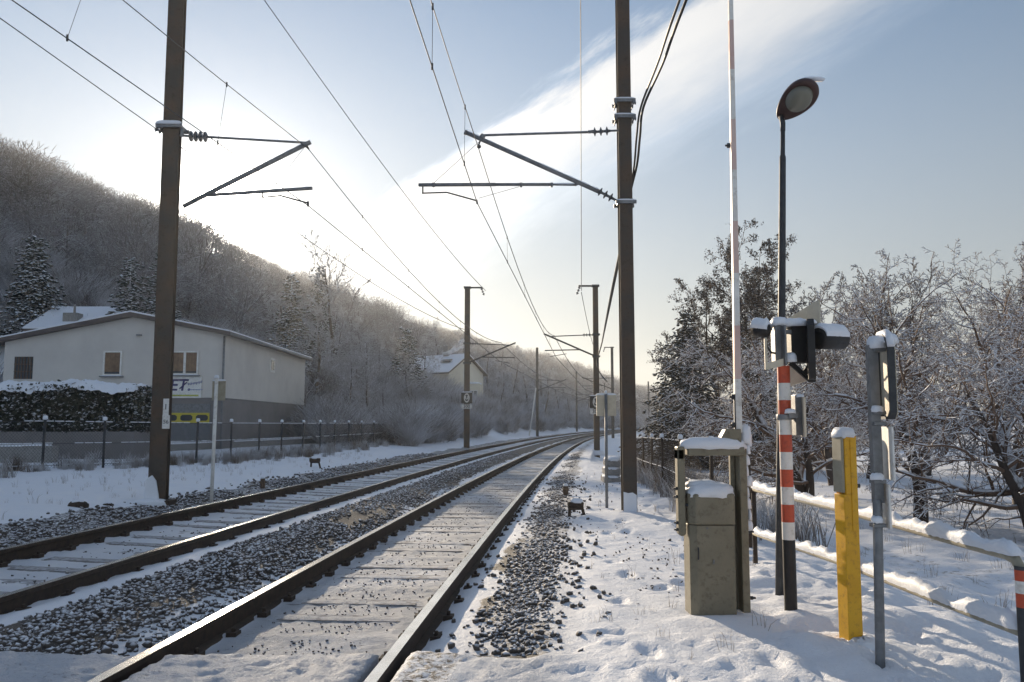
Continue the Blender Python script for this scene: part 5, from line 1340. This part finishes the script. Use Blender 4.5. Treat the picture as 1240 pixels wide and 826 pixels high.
# ------------------------------------------------------------------ cream building
B = Vector((-22.2, 36, 0)); bld = empty('commercial_building', B, 'long cream building with low gable, grey lower storey and blue lettered sign', 'building')
W_ = 9.6; D_ = 14.2; zb = -1.0; zband = 2.52; eL, eR, zpk, xpk = 5.02, 5.28, 6.05, 5.55
mb = MB(); mb.prism([(0, zband), (W_, zband), (W_, eR), (xpk, zpk), (0, eL)], (0, 0, 0), (1, 0, 0), (0, 0, 1), (0, D_, 0)); mb.build('wall', M['wall'], bld)
mb = MB(); mb.prism([(.03, zb), (W_-.03, zb), (W_-.03, zband-.003), (.03, zband-.003)], (0, .03, 0), (1, 0, 0), (0, 0, 1), (0, D_-.06, 0)); mb.build('lower_wall', M['wall_low'], bld)
mb = MB(); th = .17; ov = .32
roof = [(-.4, eL-.15), (xpk, zpk+.0), (W_+.35, eR-.07), (W_+.35, eR-.07+th), (xpk, zpk+th+.02), (-.4, eL-.15+th)]
mb.prism(roof, (0, -ov, .004), (1, 0, 0), (0, 0, 1), (0, D_+ov*2, 0)); rf = mb.build('roof', M['fascia'], bld)
mb = MB(); mb.prism([(x, z+(.0 if i in (0, 1, 2) else .0)) for i, (x, z) in enumerate([(-.38, eL+.025), (xpk, zpk+th+.025), (W_+.33, eR+.105), (W_+.33, eR+.17), (xpk, zpk+th+.10), (-.38, eL+.09)])], (0, -ov+.03, 0), (1, 0, 0), (0, 0, 1), (0, D_+ov*2-.06, 0)); mb.build('snow_layer', M['snow'], rf)
mb = MB(); mb.tube([(W_+.02, -.08, .0), (W_+.02, -.08, 5.2)], .05, 8); mb.build('downpipe', M['steel'], bld)
mb = MB(); mb.tube([(W_+.33, -.3, eR+.02), (W_+.33, D_+.3, eR+.02)], .07, 8); mb.build('gutter', M['steel'], bld)
def bw(px, py): p = P(px, py, 36)-B; return p.x, p.z
def window(x0, x1, y0, y1, split=False, pane='pane', frame='white', sill=True, cur=True):
    (a, z1), (c, z0) = bw(x0, y0), bw(x1, y1); t = .07
    f = MB(); 
    for bx_ in ((((a+c)/2), z1-t/2, c-a, t), ((a+c)/2, z0+t/2, c-a, t), (a+t/2, (z0+z1)/2, t, z1-z0-2*t), (c-t/2, (z0+z1)/2, t, z1-z0-2*t)): f.box((bx_[0], -.01, bx_[1]), (bx_[2], .08, bx_[3]))
    if split: f.box(((a+c)/2, -.012, (z0+z1)/2), (.10, .075, z1-z0-2*t))
    wn = f.build('window', M[frame], bld)
    p_ = MB(); p_.box(((a+c)/2, .005, (z0+z1)/2), (c-a-t, .03, z1-z0-t)); p_.build('pane', M[pane], wn)
    if cur:
        p_ = MB(); n = max(4, int((c-a)/.12))
        for i in range(n): xx = a+t+(c-a-2*t)*(i+.5)/n; p_.box((xx, -.0155-.004*(i % 2), (z0+z1)/2+.05), ((c-a-2*t)/n*.96, .006, (z1-z0)*.78))
        p_.build('curtain', M['curtain'], wn)
    if sill: s_ = MB(); s_.box(((a+c)/2, -.07, z0-.04), (c-a+.2, .16, .05)); s_.build('sill', M['steel'], wn); s_ = MB(); s_.lump(((a+c)/2, -.08, z0-.016), (c-a+.18, .13, .035), seed=2, n=20); s_.build('snow_cap', M['snow'], wn)
window(126, 147, 425, 455); window(208, 240, 425, 454, split=True)
(a, z1), (c, z0) = bw(18, 432), bw(39, 459); mb = MB(); mb.box(((a+c)/2, .01, (z0+z1)/2), (c-a, .04, z1-z0)); gw = mb.build('window', M['pane'], bld)
mb = MB()
for i in range(6): mb.box((a+(c-a)*(i+.5)/6, -.025, (z0+z1)/2), (.045, .03, z1-z0))
for k in (.33, .66): mb.box(((a+c)/2, -.02, z0+(z1-z0)*k), (c-a, .02, .035))
mb.build('grille', M['wood'], gw)
mb = MB(); mb.box((W_+.01, 7.3, 4.45), (.05, .85, .75)); sw = mb.build('window', M['white'], bld); mb = MB(); mb.box((W_+.02, 7.3, 4.45), (.05, .55, .5)); mb.build('pane', M['pane'], sw)
# sign
(a, z1), (c, z0) = bw(186, 456), bw(244, 482); mb = MB(); mb.box(((a+c)/2, -.03, (z0+z1)/2), (c-a, .05, z1-z0)); sb_ = mb.build('shop_sign', M['white'], bld)
x_, z_ = bw(213, 466.5); text_mesh('lettering', 'AET.', .70, M['sign_blue'], sb_, (x_-.03, -.058, z_-.02), (1, 0, 0), (0, 0, 1), .002, shear=.15, offset=.012)
mb = MB(); mb.tube([Vector((bw(218, 471)[0], -.06, bw(218, 471)[1])), Vector((bw(227, 463)[0], -.06, bw(227, 463)[1]))], .03, 6); mb.tube([Vector((bw(212, 460)[0], -.06, bw(212, 460)[1])), Vector((bw(226, 459.5)[0], -.06, bw(226, 459.5)[1]))], .022, 6); mb.build('logo_stroke', M['sign_blue'], sb_)
for nm_, x0_, y0_, L_, am_ in (('script_lettering', 228, 465.5, .62, .085), ('small_lettering', 227.5, 472, .66, .035)):
    x_, z_ = bw(x0_, y0_); MB().tube([Vector((x_+L_*k/48, -.059, z_+(.10*k/48 if am_ > .05 else 0)+am_*math.sin(k*1.9)*(.6+.4*math.sin(k*.7)))) for k in range(49)], .011, 5).build(nm_, M['sign_pale_blue'], sb_)
(a, z1), (c, z0) = bw(204, 478), bw(241, 480); mb = MB(); mb.box(((a+c)/2, -.058, (z0+z1)/2), (c-a, .006, z1-z0)); mb.build('lime_stripe', M['lime'], sb_)
# garage door
(a, z1), (c, _) = bw(180, 489), bw(255, 489); mb = MB(); mb.box(((a+c)/2, .015, z1/2), (c-a, .05, z1)); gd = mb.build('garage_door', M['steel'], bld)
(_, za_), (_, zb_) = bw(0, 500), bw(0, 512); mb = MB(); mb.box(((a+c)/2, -.025, (za_+zb_)/2), (c-a-.05, .04, za_-zb_)); wf = mb.build('window_band', M['amber'], gd)
for i in range(4):
    x_ = a+(c-a)*(i+.5)/4; mb = MB(); prf = [(x_-.24+(.05 if k in (0, 1, 4, 5) else 0), 0) for k in range(0)]
    mb.prism([(-.26, -.06), (-.18, -.13), (.18, -.13), (.26, -.06), (.26, .06), (.18, .13), (-.18, .13), (-.26, .06)], (x_, -.055, (za_+zb_)/2), (1, 0, 0), (0, 0, 1), (0, .012, 0)); mb.build('pane', M['pane'], wf)
(x_, z_) = bw(177, 499); mb = MB(); mb.box((x_, -.01, z_), (.22, .08, .26)); mb.build('wall_box', M['wall'], bld)
(x_, z_) = bw(169, 406); mb = MB(); mb.box((x_, -.06, z_), (.2, .14, .06)); mb.build('wall_lamp', M['steel'], bld)

# garden walls, hedge, long low wall
mb = MB(); a, c = P0(-200, 23.5, .1), P0(66, 23.5, .1); mb.box((0, 0, .2), (c.x-a.x, .35, .95)); o = mb.build('garden_wall', M['concrete'], bevel=.02); o.location = ((a.x+c.x)/2, 23.5, .1); tag(o, 'low dark garden wall with snow on top below the hedge at the left edge', 'wall')
mb = MB(); mb.lump((0, 0, .66), (c.x-a.x, .42, .09), seed=1, n=50, amp=.1); mb.build('snow_cap', M['snow'], o)
a, c = P0(66, 27), P0(385, 47); d_ = c-a; ang = math.atan2(d_.y, d_.x); mb = MB(); mb.box((0, 0, -.1), (d_.length, .25, .8)); o = mb.build('boundary_wall', M['concrete'], bevel=.02)
o.location = (a+c)/2+Vector((0, 0, .28)); o.rotation_euler = (0, 0, ang); tag(o, 'long low wall lined with snow running behind the wire mesh fence', 'wall')
mb = MB(); snow_strip(mb, (-d_.length/2, 0, .30), (d_.length/2, 0, .30), .13, up=.0, h=.11); mb.build('snow_cap', M['snow'], o)
q = np.random.RandomState(5); n = 17000
hx0, hx1 = P0(-170, 26).x, P0(158, 26).x; hl = hx1-hx0; H_ = P(80, 470, 26).z-1.12
cx_ = q.rand(n)*hl; fz = q.rand(n); fy = q.rand(n)
face = q.randint(0, 3, n)
yy = np.where(face == 0, q.normal(0, .05, n), np.where(face == 1, fy*1.3, fy*1.3)); zz = np.where(face == 1, H_+q.normal(0, .05, n), fz*H_)
xx = np.where(face == 2, hl+q.normal(0, .09, n), cx_); bul = .12*np.sin(cx_*1.3)+.08*np.sin(cx_*3.1)+.30*(fbm(cx_*2.2, fz*2.5, 8, 3)-.45)
c3 = np.stack([xx, yy-bul*.5, zz+bul*.5*(zz/H_)], 1); a_ = q.normal(0, 1, (n, 3)); a_ /= np.linalg.norm(a_, axis=1, keepdims=True); b2_ = np.cross(a_, q.normal(0, 1, (n, 3))); b2_ /= np.linalg.norm(b2_, axis=1, keepdims=True); s_ = q.uniform(.04, .085, (n, 1))
nn = np.cross(a_, b2_); V = np.stack([c3-a_*s_, c3-b2_*s_*.6+nn*s_*.2, c3+a_*s_, c3+b2_*s_*.6+nn*s_*.2], 1).reshape(-1, 3)
hd = empty('hedge', (hx0, 26, 1.12), 'clipped dark hedge under a thick snow blanket in front of the cream building', 'hedge')
np_mesh('foliage', V, np.arange(4*n).reshape(n, 4), M['hedge_leaf'], parent=hd)
mb = MB(); mb.box((0, 0, .5), (hl+.3, 1.8, 1.3)); o = mb.build('planter_wall', M['wall_low'], bevel=.02); o.location = ((hx0+hx1)/2, 26.75, 0); tag(o, 'plain grey wall carrying the clipped hedge', 'wall')
mb = MB(); mb.box((hl/2, .72, H_/2-.06), (hl-.12, 1.15, H_-.05)); mb.build('branch_core', M['needle'], hd, bevel=.05)
nxs, nys = 160, 12; gx, gy = np.meshgrid(np.linspace(-.1, hl+.1, nxs), np.linspace(-.12, 1.4, nys)); bz = .10*np.sin(gx*1.3)+.07*np.sin(gx*3.1)
ed = np.minimum(np.minimum(gy+.12, 1.4-gy), np.minimum(gx+.1, hl+.1-gx)); gz = H_+bz*.5+.02+.16*np.clip(ed/.25, 0, 1)**.5+(fbm(gx*5, gy*5, 3)-.45)*.26-(ed < .02)*(.02+.22*vnoise(gx*5, gy*5, 2))
V = np.stack([gx, gy, gz], -1).reshape(-1, 3); i_ = np.arange(nxs*nys).reshape(nys, nxs); Fc = np.stack([i_[:-1, :-1], i_[:-1, 1:], i_[1:, 1:], i_[1:, :-1]], -1).reshape(-1, 4)
np_mesh('snow_blanket', V, Fc, M['snow'], smooth=True, parent=hd)

# house with snowy roof behind the building
def house(name, loc, rz, L, Wd, hw, hr, label, wallm='cream', wins=(), chim=None, ov=.4):
    r0 = empty(name, loc, label, 'house', rz=rz)
    mb = MB(); mb.prism([(-Wd/2, -3), (Wd/2, -3), (Wd/2, hw), (0, hr), (-Wd/2, hw)], (-L/2, 0, 0), (0, 1, 0), (0, 0, 1), (L, 0, 0)); mb.build('wall', M[wallm], r0)
    s = (hr-hw)/(Wd/2); mb = MB()
    t = .16; e = Wd/2+ov
    mb.prism([(-e, hw-ov*s+.01), (0, hr+.01), (e, hw-ov*s+.01), (e, hw-ov*s+t), (0, hr+t), (-e, hw-ov*s+t)], (-L/2-ov, 0, 0), (0, 1, 0), (0, 0, 1), (L+2*ov, 0, 0)); rf = mb.build('roof', M['fascia'], r0)
    mb = MB(); mb.prism([(-e, hw-ov*s+t+.004), (0, hr+t+.004), (e, hw-ov*s+t+.004), (e-.05, hw-ov*s+t+.14), (0, hr+t+.15), (-e+.05, hw-ov*s+t+.14)], (-L/2-ov+.05, 0, 0), (0, 1, 0), (0, 0, 1), (L+2*ov-.1, 0, 0)); mb.build('snow_layer', M['snow'], rf)
    if chim:
        mb = MB(); mb.box((chim[0], chim[1], hr+.35), (.75, .75, 1.7)); mb.box((chim[0], chim[1], hr+1.22), (.9, .9, .12)); ch = mb.build('chimney', M['concrete'], rf, bevel=.02)
    for (fx, u, z, w_, h_) in wins:      # fx: 'f' long front side, 'e' gable end
        mb = MB(); p_ = MB()
        if fx == 'f': mb.box((u, -Wd/2-.01, z), (w_, .08, h_)); p_.box((u, -Wd/2-.03, z), (w_-.16, .08, h_-.16))
        else: mb.box((L/2+.01, u, z), (.08, w_, h_)); p_.box((L/2+.03, u, z), (.08, w_-.16, h_-.16))
        wn = mb.build('window', M['white'], r0); p_.build('pane', M['pane'], wn)
    return r0
p_ = P(92, 396, 58); h_ = house('house', (p_.x, 60, 5.0), R(0), 4.6, 7, p_.z-5.0-.3, P(92, 380, 58).z-5.0+.5, 'house whose snowy roof and chimney just show above the cream building', chim=None)
mb = MB(); c_ = P(88, 389, 57.5)-Vector((p_.x, 60, 5.0)); mb.box(c_+Vector((0, 0, .1)), (1.0, .8, .9)); mb.tube([c_+Vector((.1, 0, .5)), c_+Vector((.1, 0, 1.2))], .08, 8); mb.build('chimney', M['concrete'], h_)
Y = 98; zb_ = 2.4
c_ = P(537, 470, Y); wh = house('house', (c_.x-.2, Y, zb_), R(-37), 7.6, 6.2, P(537, 450, Y).z-zb_-.3, P(537, 431, Y).z-zb_-.2,
      'pale house with a snow covered roof and smoking chimney on the bank', chim=(.9, 0), wins=(('e', -.2, 4.7, .7, .9), ('e', -1.7, 2.2, 1.3, 1.3), ('e', 1.3, 2.6, .9, 1.0), ('f', -1.8, 2.3, 1.1, 1.2), ('f', 1.4, 2.3, 1.1, 1.2)))
mb = MB(); mb.box((2.2, -1.7, 6.25), (1.5, .5, .10), Matrix.Rotation(R(33), 3, 'X')); mb.build('skylight', M['pane'], wh)
c2_ = P(571, 469, Y-1); mb = MB(); mb.box((0, 0, 1.0), (2.1, 3, 5.2)); ax_ = mb.build('annexe', M['cream'], wh); ax_.location = Matrix.Rotation(R(37), 4, 'Z') @ (Vector((c2_.x, Y-1, zb_))-Vector((c_.x-.2, Y, zb_))); ax_.rotation_euler = (0, 0, R(37))
mb = MB(); mb.lump((0, 0, 3.58), (2.4, 3.3, .25), seed=4, n=30); mb.build('snow_cap', M['snow'], ax_)
mb = MB(); mb.box((.1, -1.51, 2.2), (1.4, .06, 1.3)); w_ = mb.build('annexe_window', M['white'], ax_); mb = MB()
for k in (-1, 0, 1): mb.box((.1+k*.44, -1.55, 2.2), (.36, .04, 1.1))
mb.build('pane', M['pane'], w_)
# smoke from the chimney
sm, nt, b_s = new_mat('chimney_smoke'); b_s.inputs['Base Color'].default_value = (.9, .9, .92, 1); b_s.inputs['Roughness'].default_value = 1
n_s = noise(nt, 1.6, 4, .6); nt.links.new(ramp(nt, n_s.outputs['Fac'], [(.38, (.08,)*3), (.62, (.6,)*3)]).outputs['Color'], b_s.inputs['Alpha'])
mb = MB(); a = P(536, 428, Y-1); rr = random.Random(3); pts = [P(536+t*30, 428-t*12+(2*math.sin(t*6)), Y-1) for t in [k/14 for k in range(15)]]
mb.tube([p-a for p in pts], [.14+.035*k*rr.uniform(.7, 1.3) if k < 13 else .15 for k in range(15)], 10); o = mb.build('smoke', sm); o.location = a; tag(o, 'pale smoke drifting right from the chimney of the white house', 'smoke', kind='stuff')
# garden sheds on the bank
for px, py, Y_, w_, h_, lb_ in ((519, 512, 76, 4.4, 2.0, 'low brown wooden shed with snowy roof left of the left U board'), (532, 487, 88, 2.6, 1.7, 'small dark shed with snowy roof just below the white house')):
    X = P0(px, Y_).x; z0 = P(px, py, Y_).z-.3; s_ = empty('garden_shed', (X, Y_, z0-.6), lb_, 'shed', rz=.2)
    mb = MB(); mb.box((0, 0, h_/2), (w_, 2.4, h_)); 
    for k in range(int(w_/.35)): mb.box((-w_/2+.2+k*.35, -1.215, h_/2), (.05, .04, h_-.1))
    mb.build('wall', M['wood'], s_); mb = MB(); mb.box((0, 0, h_+.06), (w_+.5, 2.9, .12), Matrix.Rotation(.12, 3, 'X')); r_o = mb.build('roof', M['fascia'], s_); mb = MB(); mb.lump((0, 0, h_+.12), (w_+.5, 2.9, .3), seed=2, n=30); mb.build('snow_cap', M['snow'], r_o)

# ------------------------------------------------------------------ dry weeds and brush
def twig_tuft(seed, H, R_, n, r):
    q2 = np.random.RandomState(seed); S_ = []
    for i in range(n):
        a = q2.rand()*6.28; d = q2.rand()*R_*.5; L = H*q2.uniform(.4, 1.1); x0, y0 = d*math.cos(a), d*math.sin(a); x1, y1 = x0+q2.normal(0, .22)*L, y0+q2.normal(0, .22)*L
        S_.append((x0, y0, -.03, (x0+x1)/2, (y0+y1)/2, L*.55, r, r*.8)); S_.append(((x0+x1)/2, (y0+y1)/2, L*.55, x1+q2.normal(0, .1)*L, y1, L*q2.uniform(.7, 1), r*.8, r*.4))
    return segs_np(np.array(S_), 3, seed)
tt = [twig_tuft(s, .55, .5, 60, .006) for s in (1, 2, 3)]
q = np.random.RandomState(9); X, Yv = [], []
for i in range(300):                                        # along the left fence
    k = q.randint(0, len(lp)-1); f = q.rand(); p = lp[k].lerp(lp[k+1], f); X.append(p.x+q.normal(.1, .5)); Yv.append(p.y+q.normal(0, .5))
for i in range(330):                                        # through the right fence
    k = q.randint(1, len(rp)-1); f = q.rand(); p = rp[k].lerp(rp[k+1], f); X.append(p.x+abs(q.normal(.35, .4))); Yv.append(p.y+q.normal(0, .5))
X, Yv = np.array(X), np.array(Yv); V, Fc = scatter(tt, X, Yv, hz(X, Yv), np.where(X < 0, .62, .95)*q.uniform(.4, 1.35, len(X)), 3)
tag(np_mesh('fence_brush', V, Fc, M['weed']), 'dry brown weeds dusted with snow growing along the fences', 'weeds', kind='stuff')
tg = [twig_tuft(s, .13, .10, 6, .0013) for s in (5, 6, 7)]
X, Yv = [], []
for i in range(60):
    y_ = 3.6+24*q.rand()**1.6; t_ = q.uniform(2.0, 4.4)
    X.append(t_+float(Xc(y_))); Yv.append(y_)
for (px, py) in ((775, 745), (790, 742), (815, 738), (1055, 600), (722, 752), (735, 748), (741, 752), (858, 620), (1110, 665)):
    p = P(px, py, 1); t_ = (CZ)/(CZ-p.z); X.append(p.x*t_); Yv.append(t_)
for i in range(480): X.append(q.uniform(3.2, 11)); Yv.append(q.uniform(6.5, 26))
for i in range(260): y_ = q.uniform(11, 34); X.append(float(Xc(y_))-q.uniform(6.2, 9.5)); Yv.append(y_)
X, Yv = np.array(X), np.array(Yv); V, Fc = scatter(tg, X, Yv, hz(X, Yv), q.uniform(.5, 1.5, len(X)), 4)
tag(np_mesh('dry_grass', V, Fc, M['dry_grass']), 'sparse dry grass stalks poking through the snow', 'grass', kind='stuff')
